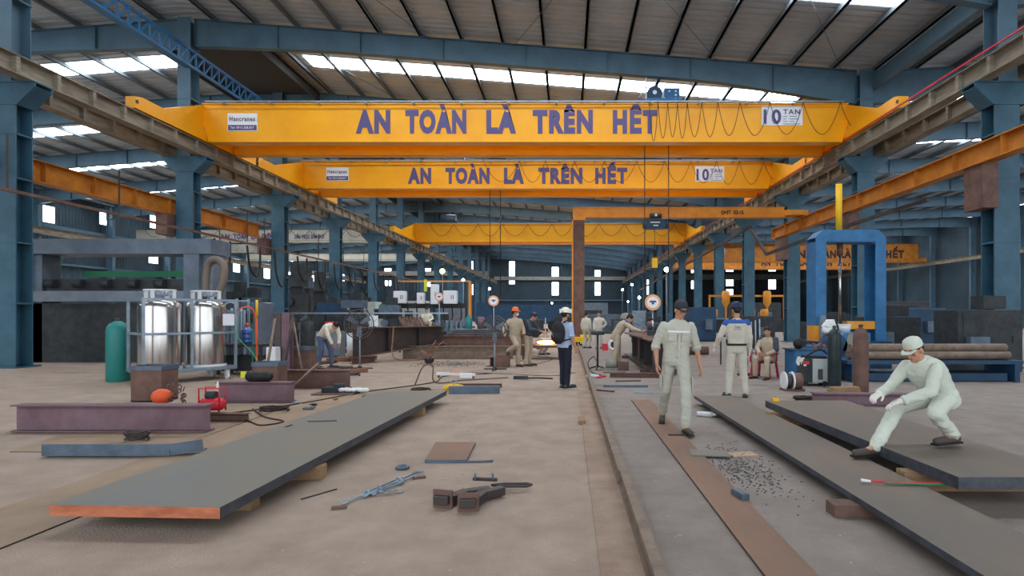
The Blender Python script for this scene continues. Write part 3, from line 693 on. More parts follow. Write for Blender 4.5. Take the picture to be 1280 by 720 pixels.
        b.add(vs, [tuple(range(m_)), tuple(range(2*m_-1,m_-1,-1))]+[(i,i+m_,i+m_+1,i+1) for i in range(m_-1)]+[(0,m_-1,2*m_-1,m_)]); b.build('peak', hatmat, o)
        b = MB(); 
        b.tube(curvepts([hp(-.082,.0,.05),hp(-.07,.02,-.04),hp(0,.03,-.115),hp(.07,.02,-.04),hp(.082,.0,.05)],5), .004, 5); b.build('chin_strap', 'black', o)
    # ---- shirt
    b = MB(); torso(b, .028, base=-.02-hemz)
    ends = []
    for s in 'RL':
        sh, el, wr_ = j['sh'+s], j['el'+s], j['wr'+s]
        b.cap(sh, sh.lerp(el,.25), .060*k, .068*k); b.cap(sh.lerp(el,.25), el, .068*k, .060*k)
        if sleeve == 'long': b.cap(el, el.lerp(wr_,.9), .061*k, .046*k); ends.append((el.lerp(wr_,.84), el.lerp(wr_,.97), .051*k))
        elif sleeve == 'rolled': b.cap(el, el.lerp(wr_,.12), .062*k, .055*k); ends.append((el.lerp(wr_,.0), el.lerp(wr_,.22), .064*k))
        else: ends.append((sh.lerp(el,.82), sh.lerp(el,1.0), .070*k))
    sm_ = remesh(b, 'shirt', shirt, vox, 3, wr, 7, seed) if sleeve != 'short' else None
    if sleeve == 'short':
        b = MB(); torso(b, .028, base=-.02-hemz)
        for s in 'RL': b.cap(j['sh'+s], j['sh'+s].lerp(j['el'+s],.75), .074*k, .068*k)
        sm_ = remesh(b, 'shirt', shirt, vox, 3, wr, 7, seed)
    so = obj_of(sm_, 'shirt', root)
    for a, c, r in ends: b = MB(); b.cyl(a, c, r, r*.97, 16); b.build('cuff', shirt, so)
    if collar:
        b = MB(); b.loft([(j['neck']-upC*.035*k,sc_,fC,.078*k,.072*k),(j['neck']+upC*.012*k,sc_,fC,.066*k,.064*k),(j['neck']+upC*.014*k,sc_,fC,.058*k,.058*k)]); b.build('collar', shirt, so)
    # ---- trousers
    b = MB(); b.loft([(pe+upP*.05*k,sp,fP,.163*k,.118*k),(pe-upP*.03*k,sp,fP,.172*k,.128*k),(pe-upP*.10*k,sp,fP,.165*k,.122*k),(pe-upP*.13*k,sp,fP,.12*k,.10*k)])
    for s in 'RL':
        kn, an = j['knee'+s], j['ank'+s]; b.cap(j['hip'+s], kn, .098*k, .078*k); b.cap(kn, kn.lerp(an,.96), .076*k, .066*k)
        b.cap(kn.lerp(an,.82), kn.lerp(an,1.0), .072*k, .062*k)
    obj_of(remesh(b, 'trousers', trous, vox, 3, wr*1.2, 6, seed+3), 'trousers', root)
    for s in 'RL':
        an, to = j['ank'+s], j['toe'+s]; d = (to-an); d.z = 0; d.normalize()
        b = MB(); heel = an-d*.045*k+Vector((0,0,-.045*k)); toe = to+d*.045*k+Vector((0,0,.008))
        b.cap(heel, toe, .040*k, .034*k); b.cap(heel.lerp(toe,.55), toe, .042*k, .036*k); b.cap(an+Vector((0,0,-.01)), heel.lerp(toe,.25), .042*k, .040*k)
        sh_ = obj_of(remesh(b, 'shoe', shoe, .008, 2), 'shoe', root)
        sb = MB(); n_ = Vector((-d.y,d.x,0)); zz = Vector((0,0,-.034*k))
        sb.loft([(heel+zz+Vector((0,0,q)), n_, d, .001, .001) for q in (0,)]) if False else None
        a_, c_ = heel-d*.038*k+zz, toe+d*.032*k+zz*.95; sb.bar(a_, c_, .082*k, .018*k); sb.build('sole', 'black', sh_)
    if belt:
        b = MB(); q = pe+upP*.035*k; b.loft([(q-upP*.02*k,sp,fP,.185*k,.142*k),(q+upP*.02*k,sp,fP,.184*k,.141*k)]); b.build('belt', 'black', root)
    if extras: extras(root, j, k, sp, fP, upP, sc_, fC, upC, hp)
    return root
def chest_band(root, j, k, sc_, fC, upC, t0=-.02, t1=.02, at=.15, m='refl', g=.034):
    q = j['chest'].lerp(j['neck'], at); b = MB()
    b.loft([(q+upC*t0*k,sc_,fC,(.173+g)*k,(.116+g)*k),(q+upC*t1*k,sc_,fC,(.173+g)*k,(.112+g)*k)], 28); b.build('reflective_stripe', m, root)
# --- the man walking towards us
def ex1(root, j, k, sp, fP, upP, sc_, fC, upC, hp):
    q = j['chest'].lerp(j['neck'], .22)
    b = MB()
    for i in range(9):
        x0, x1 = -.15+i*.0333, -.15+(i+1)*.0333
        y0, y1 = (-(.142)*math.sqrt(max(0,1-(x/.21)**2)) for x in (x0,x1))
        b.bar(q+sc_*x0*k-fC*(-y0+.012)*k, q+sc_*x1*k-fC*(-y1+.012)*k, .004, .026, up=upC)
    b.build('reflective_stripe', 'refl', root)
    for s in (-1,1):
        b = MB(); c = j['chest'].lerp(j['neck'],-.15)+sc_*s*.085*k-fC*.150*k
        m3 = Matrix((sc_, fC, upC)).transposed() @ Euler((0,0,s*.28)).to_matrix()
        b.box(c, (.105*k,.012,.115*k), m3); b.box(c+upC*.042*k-fC*.006, (.112*k,.012,.04*k), m3); b.build('chest_pocket', 'shirt', root, bevel=.004)
    b = MB()
    c0 = j['pelvis']-fC*.152*k; c1 = j['neck']-fC*.085*k-upC*.03
    b.bar(c0, j['chest']-fC*.155*k, .03, .01, up=(0,1,0)); b.build('button_placket', 'shirt', root)
    for s in 'RL':
        b = MB(); o_ = -1 if s == 'R' else 1; c = j['hip'+s].lerp(j['knee'+s],.72)+Vector((o_*.085*k,-.01,0)); b.box(c, (.02,.13*k,.17*k)); b.build('cargo_pocket', 'trous', root, bevel=.006)
p1 = person('man in dark cap and khaki grey uniform walking towards us on the rusty strip', (1.50,8.0,.02), h=1.76, vox=.011, sleeve='rolled', hat='cap', seed=1.3, wr=.011,
  J=dict(head=(.05,-.06,1.585), neck=(.03,-.01,1.45), chest=(.01,0,1.26), shR=(-.165,-.0,1.375), shL=(.205,.02,1.365), elR=(-.27,.04,1.10), wrR=(-.27,-.06,.855), elL=(.285,.05,1.09), wrL=(.32,-.02,.84),
    hipR=(-.085,.02,.92), kneeR=(-.13,.06,.50), ankR=(-.12,.42,.13), toeR=(-.15,.26,.035), hipL=(.085,-.02,.92), kneeL=(.08,-.28,.50), ankL=(.05,-.42,.09), toeL=(.06,-.6,.04), look=(.42,-1,-.55)),
  curl=.42, extras=ex1, hemz=.05)
# --- the worker with his back to us
def ex2(root, j, k, sp, fP, upP, sc_, fC, upC, hp):
    b = MB(); ch, ne = j['chest'], j['neck']
    b.loft([(ch.lerp(ne,.58),sc_,fC,.205*k,.136*k),(ch.lerp(ne,.78),sc_,fC,.175*k,.118*k),(ch.lerp(ne,.95),sc_,fC,.10*k,.09*k),(ne,sc_,fC,.08*k,.078*k)])
    for s in 'RL': b.cap(j['sh'+s]+Vector((0,0,.012)), j['sh'+s].lerp(j['el'+s],.12), .064*k, .071*k)
    obj_of(remesh(b, 'shoulder_yoke', 'royal', .012, 3), 'shoulder_yoke', root)
    q = ch+fC*.150*k+upC*.03; b = MB()
    for a, c in (((-.06,0),(-.02,.035)),((-.02,.035),(.005,.01)),((.005,.01),(.03,.04)),((.03,.04),(.055,0)),((-.02,.005),(.02,.005)),((-.07,-.02),(.07,-.02))):
        b.bar(q+sc_*a[0]+upC*a[1], q+sc_*c[0]+upC*c[1], .006, .006)
    b.build('back_emblem', 'royal', root)
    b = MB(); b.box(j['pelvis']-sc_*.0+sp*.17*k+upP*.09+fP*.02, (.05,.06,.09)); b.build('phone_pouch', 'black', root, bevel=.01)
p2 = person('man seen from behind in cream uniform with blue shoulders and dark blue hard hat', (3.22,11.0,0), rz=R(172), h=1.76, vox=.012, hat='helmet', hatmat='helmd', shirt='beige', trous='beige', belt=True, seed=4.1, glove=True,
  J=dict(elR=(-.23,.03,1.13), wrR=(-.24,-.04,.89), shL=(.185,.01,1.38), elL=(.30,.02,1.14), wrL=(.37,-.14,.93), ankR=(-.15,.03,.09), ankL=(.15,.03,.09), toeR=(-.19,-.14,.03), toeL=(.19,-.14,.03), kneeR=(-.12,-.02,.49), kneeL=(.12,-.02,.49), look=(.25,-1,-.1)), extras=ex2, wr=.01)
# --- seated man on the red chair
p3 = person('dark-haired man in tan uniform with grey sleeves sitting on the red plastic chair', (4.92,14.3,0), rz=R(-42), h=1.68, shirt='tan', trous='tan', vox=.014, seed=2,
  J=dict(pelvis=(0,.18,.50), chest=(.01,.16,.84), neck=(0,.12,1.03), head=(.0,.06,1.18), hipR=(-.09,.12,.48), hipL=(.09,.12,.48), kneeR=(-.17,-.27,.50), kneeL=(.14,-.28,.50), ankR=(-.19,-.22,.09), ankL=(.16,-.32,.09), toeR=(-.22,-.4,.03), toeL=(.18,-.5,.03),
    shR=(-.18,.13,.98), shL=(.19,.15,.96), elR=(-.24,.0,.74), elL=(.26,.06,.72), wrR=(-.08,-.2,.62), wrL=(.05,-.16,.60), look=(.25,-1,-.05)))
b = MB(); 
for s in (-1,1): b.cap(Vector((s*.185,.14,.97))*(1.68/1.72), Vector((s*.25,.03,.73))*(1.68/1.72), .078, .066)
obj_of(remesh(b, 'grey_sleeves', 'jacket', .014, 2), 'arm_sleeves', p3)
# --- crouching figure at the right edge
p4 = person('stooping worker in pale green-white overalls and white gloves stepping across the plates', (3.40,5.7,.17), rz=R(-75), h=1.70, hat='cap', hatmat='pale', shirt='pale', trous='pale', glove=True, vox=.012, seed=6, wr=.012,
  J=dict(pelvis=(0,.36,.60), chest=(0,.20,.83), neck=(.0,.10,.97), head=(0,.03,1.07), hipR=(-.09,.32,.57), hipL=(.09,.32,.57), kneeR=(-.13,-.04,.48), ankR=(-.12,-.32,.10), toeR=(-.14,-.50,.03), kneeL=(.17,.10,.46), ankL=(.13,.38,.23), toeL=(.14,.2,.17),
    shR=(-.18,.12,.90), shL=(.18,.12,.90), elR=(-.25,.0,.68), elL=(.22,.0,.68), wrR=(-.16,-.24,.62), wrL=(.1,-.22,.58), look=(.2,-1,-.5)))
# --- hard-hat man with backpack
def ex5(root, j, k, sp, fP, upP, sc_, fC, upC, hp):
    b = MB(); c = j['chest']+fC*.21*k-upC*.02; b.ball(c, (.175*k,.12*k,.25*k), (sc_,fC,upC), 16, 12); b.ball(c-upC*.10+fC*.02, (.17*k,.13*k,.16*k), (sc_,fC,upC), 16, 12); b.ball(c-upC*.1+fC*.09, (.12*k,.07*k,.11*k), (sc_,fC,upC))
    o = obj_of(remesh(b, 'backpack', 'bag', .012, 4, .006, 9), 'backpack', root)
    for s in (-1,1):
        q = MB(); q.tube(curvepts([c+sc_*s*.09+upC*.2-fC*.06, j['chest'].lerp(j['neck'],.9)+sc_*s*.115-fC*.01+upC*.035, j['chest']+sc_*s*.15-fC*.14, j['chest']-upC*.16+sc_*s*.175-fC*.02, c-upC*.18+sc_*s*.12-fC*.04], 6), .017, 6); q.build('strap', 'bag', o)
    q = MB(); q.bar(c+fC*.14+upC*.0+sc_*.05, c+fC*.155-upC*.09+sc_*.0, .012, .006); q.build('silver_zip', 'galv', o)
p5 = person('man in cream hard hat and light blue shirt carrying a black backpack', (-.07,12.4,0), rz=R(138), h=1.67, shirt='lblue', trous='dnavy', shoe='shoeb', sleeve='short', hat='helmet', hatmat='helmw', vox=.012, seed=8, extras=ex5, hemz=.04, wr=.008,
  J=dict(look=(.1,-1,-.05), wrR=(-.22,-.1,.9), elR=(-.23,.02,1.13), wrL=(.24,-.08,.86), ankR=(-.08,.02,.09), ankL=(.08,-.02,.09), toeR=(-.1,-.16,.03), toeL=(.1,-.2,.03), kneeR=(-.08,-.02,.49), kneeL=(.08,-.03,.49)))
# --- orange hard hat with one foot raised, and his neighbour
p6 = person('man in orange hard hat and face mask with one foot raised', (-1.60,17.4,0), rz=R(30), h=1.74, shirt='tan', trous='tan', hat='helmet', hatmat='helmo', mask=True, seed=3,
  J=dict(look=(.9,-.5,-.1), wrR=(-.42,-.16,1.02), elR=(-.36,.02,1.12), hipR=(-.09,0,.92), kneeR=(-.08,-.3,.66), ankR=(-.2,.05,.475), toeR=(-.28,-.1,.42), wrL=(.16,-.28,1.05), elL=(.25,-.05,1.12)))
def ex7(root, j, k, sp, fP, upP, sc_, fC, upC, hp):
    pass
p7 = person('man in a dark jacket and dark cap bending over next to the orange hard hat', (-1.22,17.7,0), rz=R(65), h=1.70, shirt='jacket', trous='tan', hat='cap', hatmat='helmd', seed=5, glove=False,
  J=dict(neck=(0,-.10,1.42), head=(0,-.2,1.53), chest=(0,-.03,1.24), shR=(-.18,-.09,1.36), shL=(.18,-.09,1.36), elR=(-.24,-.2,1.14), elL=(.24,-.2,1.14), wrR=(-.1,-.42,1.1), wrL=(.1,-.44,1.08), look=(0,-1,-.4), wr=(0,0,0)))
p8 = person('worker in brown crouching behind the glowing steel', (-1.0,22.6,0), rz=R(60), h=1.66, shirt='tan', trous='tan', seed=9, vox=.018,
  J=dict(pelvis=(0,.2,.36), chest=(0,.02,.66), neck=(0,-.08,.83), head=(0,-.16,.95), hipR=(-.09,.16,.34), hipL=(.09,.16,.34), kneeR=(-.2,-.2,.45), kneeL=(.2,-.2,.45), ankR=(-.17,.02,.09), ankL=(.17,.02,.09), toeR=(-.2,-.16,.03), toeL=(.2,-.16,.03),
   shR=(-.18,-.04,.78), shL=(.18,-.04,.78), elR=(-.25,-.2,.6), elL=(.25,-.2,.6), wrR=(-.1,-.4,.6), wrL=(.1,-.42,.6), look=(0,-1,-.4)))
p9 = person('man half hidden behind the rusty gantry leg, in khaki uniform', (.86,27.0,0), rz=R(150), h=1.68, seed=2, vox=.02, shirt='beige', J=dict(kneeR=(-.12,-.18,.5), kneeL=(.12,-.1,.5)))
p10 = person('man standing with arm akimbo right of the rusty gantry leg, in khaki uniform', (1.42,26.5,0), rz=R(10), h=1.70, seed=7, vox=.02, shirt='beige', J=dict(elL=(.36,.05,1.17), wrL=(.2,-.06,1.0), look=(-.4,-1,.1)))
p11 = person('man in tan uniform leaning forward over the dark girder', (1.45,16.9,0), rz=R(80), h=1.72, shirt='tan', trous='tan', seed=11, vox=.014,
  J=dict(pelvis=(0,.06,.95), chest=(0,-.12,1.22), neck=(0,-.26,1.37), head=(0,-.36,1.46), shR=(-.18,-.23,1.32), shL=(.18,-.23,1.32), elR=(-.24,-.46,1.16), elL=(.24,-.44,1.16), wrR=(-.14,-.68,1.10), wrL=(.16,-.66,1.10), look=(0,-1,-.7),
    ankR=(-.14,.14,.09), toeR=(-.16,-.04,.03), kneeR=(-.12,.02,.5), ankL=(.12,-.02,.09), toeL=(.14,-.2,.03)))
b = MB(); b.ball(Vector((0,-.25,1.37)), (.1,.08,.06)); b.build('blue_collar_patch', 'royal', p11)
p12 = person('man in cream shirt and blue jeans bending over behind the rusty steel boxes', (-7.15,17.0,0), rz=R(62), h=1.72, shirt='whites', trous='jean', seed=12, vox=.014, hemz=.03,
  J=dict(pelvis=(0,.12,.95), chest=(0,-.12,1.16), neck=(0,-.30,1.24), head=(0,-.42,1.25), shR=(-.18,-.25,1.22), shL=(.18,-.25,1.22), elR=(-.2,-.34,.96), elL=(.2,-.34,.96), wrR=(-.12,-.42,.72), wrL=(.12,-.42,.72), look=(0,-1,-1.2),
    hipR=(-.09,.1,.92), hipL=(.09,.1,.92), ankR=(-.2,.1,.09), toeR=(-.22,-.08,.03), kneeR=(-.14,.02,.5), ankL=(.2,-.02,.09), toeL=(.22,-.2,.03), kneeL=(.16,-.04,.5)))
p13 = person('small seated man in a white shirt above the far end of the tapered girder', (-6.75,27.5,.65), rz=R(10), h=1.66, shirt='whites', trous='trous', seed=14, vox=.02,
  J=dict(pelvis=(0,.18,.50), chest=(.01,.16,.84), neck=(0,.14,1.03), head=(.0,.1,1.18), hipR=(-.09,.12,.48), hipL=(.09,.12,.48), kneeR=(-.2,-.27,.52), kneeL=(.2,-.28,.52), ankR=(-.19,-.22,.09), ankL=(.16,-.32,.09), toeR=(-.22,-.4,.03), toeL=(.18,-.5,.03),
    shR=(-.18,.13,.98), shL=(.19,.15,.98), elR=(-.26,.0,.74), elL=(.3,.06,.76), wrR=(-.12,-.26,.62), wrL=(.1,-.26,.62)))
p14 = person('man in grey bending behind the dark girder, facing the leaning man', (3.25,20.2,0), rz=R(-80), h=1.66, shirt='jacket', trous='trous', seed=15, vox=.018, 
  J=dict(pelvis=(0,.1,.95), chest=(0,-.10,1.18), neck=(0,-.26,1.30), head=(0,-.38,1.40), shR=(-.18,-.22,1.28), shL=(.18,-.22,1.28), elR=(-.2,-.36,1.06), elL=(.2,-.36,1.06), wrR=(-.12,-.52,1.06), wrL=(.12,-.52,1.06), look=(0,-1,-.6)))
# ================================================================== FLOOR RAIL AND BIG PLATES
t = thing('floor_rail', 'long rusty crane rail running down the middle of the floor', 'rail', (.5,0,0))
b = MB(); b.b2(-.045,.045,5.31,58,.012,.03); b.b2(-.02,.02,5.31,58,.02,.12); b.b2(-.035,.04,5.31,58,.105,.14); b.build('far_rail_length', 'railm', t)
b = MB(); b.b2(-.035,.055,-2,5.30,.012,.03); b.b2(-.01,.03,-2,5.30,.02,.12); b.b2(-.025,.05,-2,5.30,.11,.15); b.build('near_rail_length', 'railm', t)
def slab(name, pts, z0, z1, label, top='plate', side='edge', end='edge', endidx=None, group=None, cat='steel plate'):
    """plate with flame-cut edges; pts anticlockwise in world x, y"""
    c = Vector((sum(p[0] for p in pts)/len(pts), sum(p[1] for p in pts)/len(pts), z0))
    b = MB(); n_ = len(pts); vs = [Vector((p[0]-c.x,p[1]-c.y,0)) for p in pts]+[Vector((p[0]-c.x,p[1]-c.y,z1-z0)) for p in pts]
    b.cur = 1; b.add(vs, [tuple(range(n_-1,-1,-1))]); b.cur = 0; b.add(vs, [tuple(range(n_,2*n_))])
    for i in range(n_):
        b.cur = 2 if endidx is not None and i in endidx else 1; b.add(vs, [(i,(i+1)%n_,(i+1)%n_+n_,i+n_)])
    return tag(b.build(name, [top, side, end], None, c), label, cat, group)
def block(name, c, d, m_, label, cat, rz=0.0, bevel=.006, group=None):
    b = MB(); b.box((0,0,d[2]/2), d); return tag(b.build(name, m_, None, c, rz, bevel), label, cat, group)
slab('steel_plate', [(-3.72,4.13),(-2.46,4.07),(-2.17,10.3),(-3.35,10.35)], .135, .215, 'huge thick grey steel plate with a rust-orange cut end on the left floor', end='edgerust', endidx=(0,))
for (x, y, dx, lab) in ((-3.15,4.7,1.2,'timber block under the near end of the huge left plate'),(-2.95,5.55,1.2,'timber block sticking out from under the middle of the huge left plate'),(-2.84,9.0,1.2,'timber block under the far end of the huge left plate')):
    block('timber_block', (x,y,0), (dx,.14,.132), 'wood', lab, 'timber block')
slab('steel_sheet', [(-4.55,2.6),(-3.85,2.6),(-3.6,11.2),(-4.75,11.2)], .0, .012, 'thin rusty floor sheet running along the far side of the huge left plate', 'sheet2', 'darksteel')
slab('steel_sheet', [(-6.4,6.6),(-4.65,6.6),(-4.8,10.0),(-7.2,10.0)], .0, .008, 'thin brown floor sheet beneath the oxide-purple beams on the left', 'sheet2', 'darksteel')
slab('steel_strip', [(1.18,3.0),(1.50,3.0),(1.50,7.35),(1.30,7.38),(1.30,7.5),(1.50,7.5),(1.52,10.55),(1.16,10.55)], .0, .02, 'long thin rusty strip plate under the walking man', 'sheet', 'darksteel')
b = MB(); b.b2(-.21,.21,-.14,.14,0,.012); o = tag(b.build('steel_offcut','plate',None,(1.58,6.45,.021),R(-8)), 'small dark grey sheet offcut lying across the rusty strip plate', 'offcut')
b = MB(); b.b2(-.035,.035,-.09,.09,0,.045); b.b2(-.03,.03,-.085,.085,.045,.05); tag(b.build('steel_stub','bluesteel',None,(1.47,4.92,.021),R(14)), 'short blue-grey square bar stub lying on the rusty strip plate', 'steel stub')
slab('steel_plate', [(2.28,2.6),(2.98,2.6),(2.93,10.15),(2.22,10.15)], .10, .15, 'long dark plate on timber between the strip plate and the right-hand plate', 'plate2')
slab('steel_plate', [(3.12,4.6),(4.15,4.6),(4.2,8.7),(2.98,8.7)], .18, .28, 'thick dark plate raised highest behind the stooping worker', 'plate2')
block('timber_sleeper', (2.42,4.55,0), (.7,.16,.098), 'brownwood', 'brown timber sleeper poking out from under the long dark plate', 'timber block')
block('timber_sleeper', (2.6,8.9,0), (.75,.14,.098), 'brownwood', 'brown timber sleeper under the far end of the long dark plate', 'timber block')
block('timber_block', (3.55,5.2,0), (1.1,.14,.178), 'wood', 'timber block under the near end of the highest right-hand plate', 'timber block')
block('timber_block', (3.45,8.3,0), (1.15,.14,.178), 'wood', 'timber block under the far end of the highest right-hand plate', 'timber block')
block('timber_block', (3.1,8.6,.281), (.09,.06,.05), 'yel', 'small yellowish wood offcut on the corner of the highest right-hand plate', 'offcut')
block('cardboard_sheet', (1.97,6.5,.0), (.3,.2,.006), 'card', 'torn piece of tan cardboard on the floor right of the strip plate', 'cardboard', R(12), 0)
# bottle / rolled bag beside the long plate
b = MB(); b.cyl((-.13,0,.04),(.1,0,.04),.04,.042,12); b.cyl((.1,0,.04),(.17,0,.045),.03,.015,10); tag(b.build('plastic_bottle','whitep',None,G(882,521),R(-25)), 'white plastic bottle lying by the long dark plate', 'bottle')
# gas torch lines on the plate
t = thing('cutting_hose', 'red and green twin cutting hose with pale tip on the long dark plate', 'hose', (2.55,4.85,.155))
b = MB(); b.tube(curvepts([(0,0,.02),(.3,-.02,.015),(.7,-.06,.015),(1.4,-.1,.02)],8), .009, 6); b.build('red_line','red',t)
b = MB(); b.tube(curvepts([(.1,-.03,.015),(.35,-.05,.012),(.75,-.09,.012),(1.4,-.14,.02)],8), .008, 6); b.build('green_line','green',t)
b = MB(); b.cyl((-.07,.03,.02),(0,0,.02),.015,.01); b.build('torch_tip','whitep',t)
# ------------------------------------------------------------------ beams, boxes, clutter builders
def hbeam(c, L, h_, w_, m_, label, rz=0.0, tf=.018, name='steel_beam', group=None):
    b = MB(); b.ibeam(-L/2, L/2, h_, w_, tf, .012); return tag(b.build(name, m_, None, c, rz), label, 'steel beam', group)
def boxstub(c, w_, d_, h_, label, rz=0.0, m_='rust'):
    t = thing('box_column_stub', label, 'steel box', c, rz); b = MB(); k = .02
    b.b2(-w_/2,w_/2,-d_/2,-d_/2+k,0,h_); b.b2(-w_/2,w_/2,d_/2-k,d_/2,0,h_); b.b2(-w_/2,-w_/2+k,-d_/2+k,d_/2-k,0,h_); b.b2(w_/2-k,w_/2,-d_/2+k,d_/2-k,0,h_)
    b.b2(-w_/2,w_/2,-d_/2,d_/2,0,.02); b.build('box_shell', m_, t)
    b = MB(); e = .015
    b.b2(-w_/2-e,w_/2+e,-d_/2-e,-d_/2,h_-.05,h_+.03); b.b2(-w_/2-e,w_/2+e,d_/2,d_/2+e,h_-.05,h_+.03); b.b2(-w_/2-e,-w_/2,-d_/2,d_/2,h_-.05,h_+.03); b.b2(w_/2,w_/2+e,-d_/2,d_/2,h_-.05,h_+.03); b.build('grey_rim','bluesteel',t); return t
def coil(name, c, r, label, m_='cable', turns=3, rr=.012, cat='cable', sy=.7, lift=.01):
    b = MB(); pts = []
    for i in range(turns*16+1):
        a = 2*math.pi*i/16; q = r*(1+.12*math.sin(i*.7)); pts.append((q*math.cos(a), q*sy*math.sin(a), rr+lift*i/8+.01*abs(math.sin(i*1.3))))
    b.tube(pts, rr, 5); return tag(b.build(name, m_, None, c), label, cat)
def rod(name, pts, r, m_, label, cat='rod', z=None):
    pts = [Vector(p) for p in pts]; c = pts[0].copy(); b = MB(); b.tube([p-c for p in pts], r, 6); return tag(b.build(name, m_, None, c), label, cat)
# left foreground beams
g1 = G(250,544)
hbeam((g1.x-1.3,7.75,0.012), 2.6, .36, .2, 'purple', 'nearest oxide-purple steel beam at the left edge of the floor', R(0))
hbeam((-5.6,10.35,0.012), 1.36, .36, .2, 'purple', 'oxide-purple steel beam with box and black bag on top', R(0))
t = thing('steel_beam','rusty brown steel beam with a bar leaning on it beyond the purple beams','steel beam',(-5.55,12.3,0))
b = MB(); b.ibeam(-.9,.9,.40,.22,.018,.012); b.build('beam_section','rust',t)
boxstub((-6.0,11.6,0), .50, .4, .60, 'rust-brown open steel box standing left behind the second purple beam')
boxstub((-7.6,10.6,0), .55, .45, .62, 'rust-brown open steel box at the left edge beside the nearest purple beam')
boxstub((-6.38,13.9,0), .46, .4, .78, 'rust-brown open steel box behind the rusty beam near the white canister')
rod('leaning_bar', [(-5.7,11.72,.02),(-5.25,12.13,.56)] , .022, 'railm', 'flat steel bar leaning against the rusty brown beam', 'bar')
t = thing('tool_bag','black cylindrical tool bag with yellow tag on the second purple beam','bag',(-5.55,10.35,.375))
b = MB(); b.cap((-.16,0,.09),(.16,0,.09),.088,.088,14); b.build('bag_body','black',t); b = MB(); b.box((-.28,-.0,.12),(.09,.03,.11)); b.build('yellow_tag','yellime',t)
# red jack/compressor on offcut channel, orange chain hoist bag
t = thing('red_air_pump','small red air pump with tubular frame near the purple beam','pump',(-5.28,8.55,.13))
b = MB(); b.cap((-.1,0,.12),(.1,0,.12),.095,.095,14); b.build('tank','red',t)
b = MB(); b.tube([(-.15,-.08,.02),(-.15,-.08,.36),(.15,-.08,.36),(.15,-.08,.02)],.012); b.tube([(-.15,.08,.02),(-.15,.08,.36),(.15,.08,.36),(.15,.08,.02)],.012); b.build('tube_frame','red',t)
b = MB(); b.cyl((-.08,0,.25),(.06,0,.25),.06); b.build('motor','darkmach',t); b = MB(); b.cyl((.11,-.05,.34),(.11,-.05,.46),.025,.008); b.build('white_nozzle','whitep',t)
hbeam((-5.1,8.5,0.012), .8, .115, .12, 'rust', 'short rusty channel offcut carrying the red pump', R(-4), .01, 'channel_offcut')
b = MB(); b.b2(-.45,.45,-.14,.14,0,.14); tag(b.build('timber_packer','brownwood',None,(-6.35,9.15,0)),'brown timber packer carrying the orange chain hoist','timber block')
t = thing('chain_hoist','orange chain hoist with rusty chain heap beyond the nearest purple beam','chain hoist',(-6.35,9.15,.145))
b = MB(); b.ball((-.1,0,.13),(.16,.13,.125)); b.cyl((-.22,0,.13),(.02,0,.13),.08); b.build('hoist_casing','orangep',t)
b = MB()
for i in range(14): b.ring((.15+.1*math.cos(i*1.3),.07*math.sin(i*1.9),.05+.02*i), .035, .010, (math.cos(i),math.sin(i),.3), 10, 5)
b.build('chain','rust',t)
t = thing('bent_channel','bent grey-blue channel strip lying in front of the nearest purple beam','steel strip',(-4.2,6.35,.014))
b = MB(); P_ = [(-1.6,0,.0),(-.45,0,.0),(-.2,.02,.0),(.1,.12,.03)]
for i in range(3):
    a, c = Vector(P_[i]), Vector(P_[i+1]); b.bar(a+Vector((0,0,.07)), c+Vector((0,0,.07)), .012, .13); b.bar(a+Vector((0,.05,.01)), c+Vector((0,.05,.01)), .11, .012)
b.build('strip_body','bluesteel',t)
coil('wire_coil', (-5.35,7.15,.012), .13, 'flat grey wire coil in front of the nearest purple beam', 'darksteel', 5, .012)
coil('cable_coil', (-4.75,9.3,.012), .22, 'loose dark cable coil right of the red pump', 'cable', 3)
rod('cable_run', curvepts([(-5.0,8.7,.03),(-4.6,8.35,.02),(-4.3,8.1,.02),(-4.15,8.4,.02),(-4.6,8.75,.02),(-5.2,9.5,.02)]), .014, 'cable', 'dark cable looping from the red pump', 'cable')
rod('thin_rod', [(-4.05,6.9,.03),(-3.35,7.0,.24)], .008, 'darksteel', 'thin rod with its end on the edge of the huge left plate')
rod('thin_rod', [(-3.3,7.3,.224),(-2.95,7.35,.224)], .006, 'darksteel', 'short thin rod lying on the huge left plate')
rod('thin_rod', [G(376,625)+Vector((0,0,.006)),G(421,612)+Vector((0,0,.006))], .006, 'darksteel', 'short thin rod on bare floor by the huge left plate')
for i, (px, py, s_) in enumerate(((385,512,.16),(400,518,.1),(372,505,.12),(393,507,.08),(420,500,.1))):
    b = MB(); b.box((0,0,.015),(s_,s_*.4,.03),(0,0,i)); b.box((s_*.4,.03,.03),(s_*.3,s_*.7,.02),(0,.2,i*2)); b.cyl((-s_*.4,0,.03),(s_*.2,.05,.03),.012)
    tag(b.build('scrap_clamp',['bluesteel','rust','galv','darksteel','rust2'][i],None,G(px,py,.013),i), ['blue-grey clamp topmost in the scrap heap behind the huge plate','rusty clamp in the scrap heap behind the huge plate','pale clamp farthest left in the scrap heap','dark clamp in the middle of the scrap heap','light rusty clamp rightmost of the scrap heap'][i], 'clamp')
slab('steel_offcut', [(-3.9,10.9),(-3.1,10.95),(-2.9,11.3),(-3.8,11.2)], 0.013, .045, 'rusty narrow wedge offcut behind the far end of the huge plate', 'sheet', 'rust')
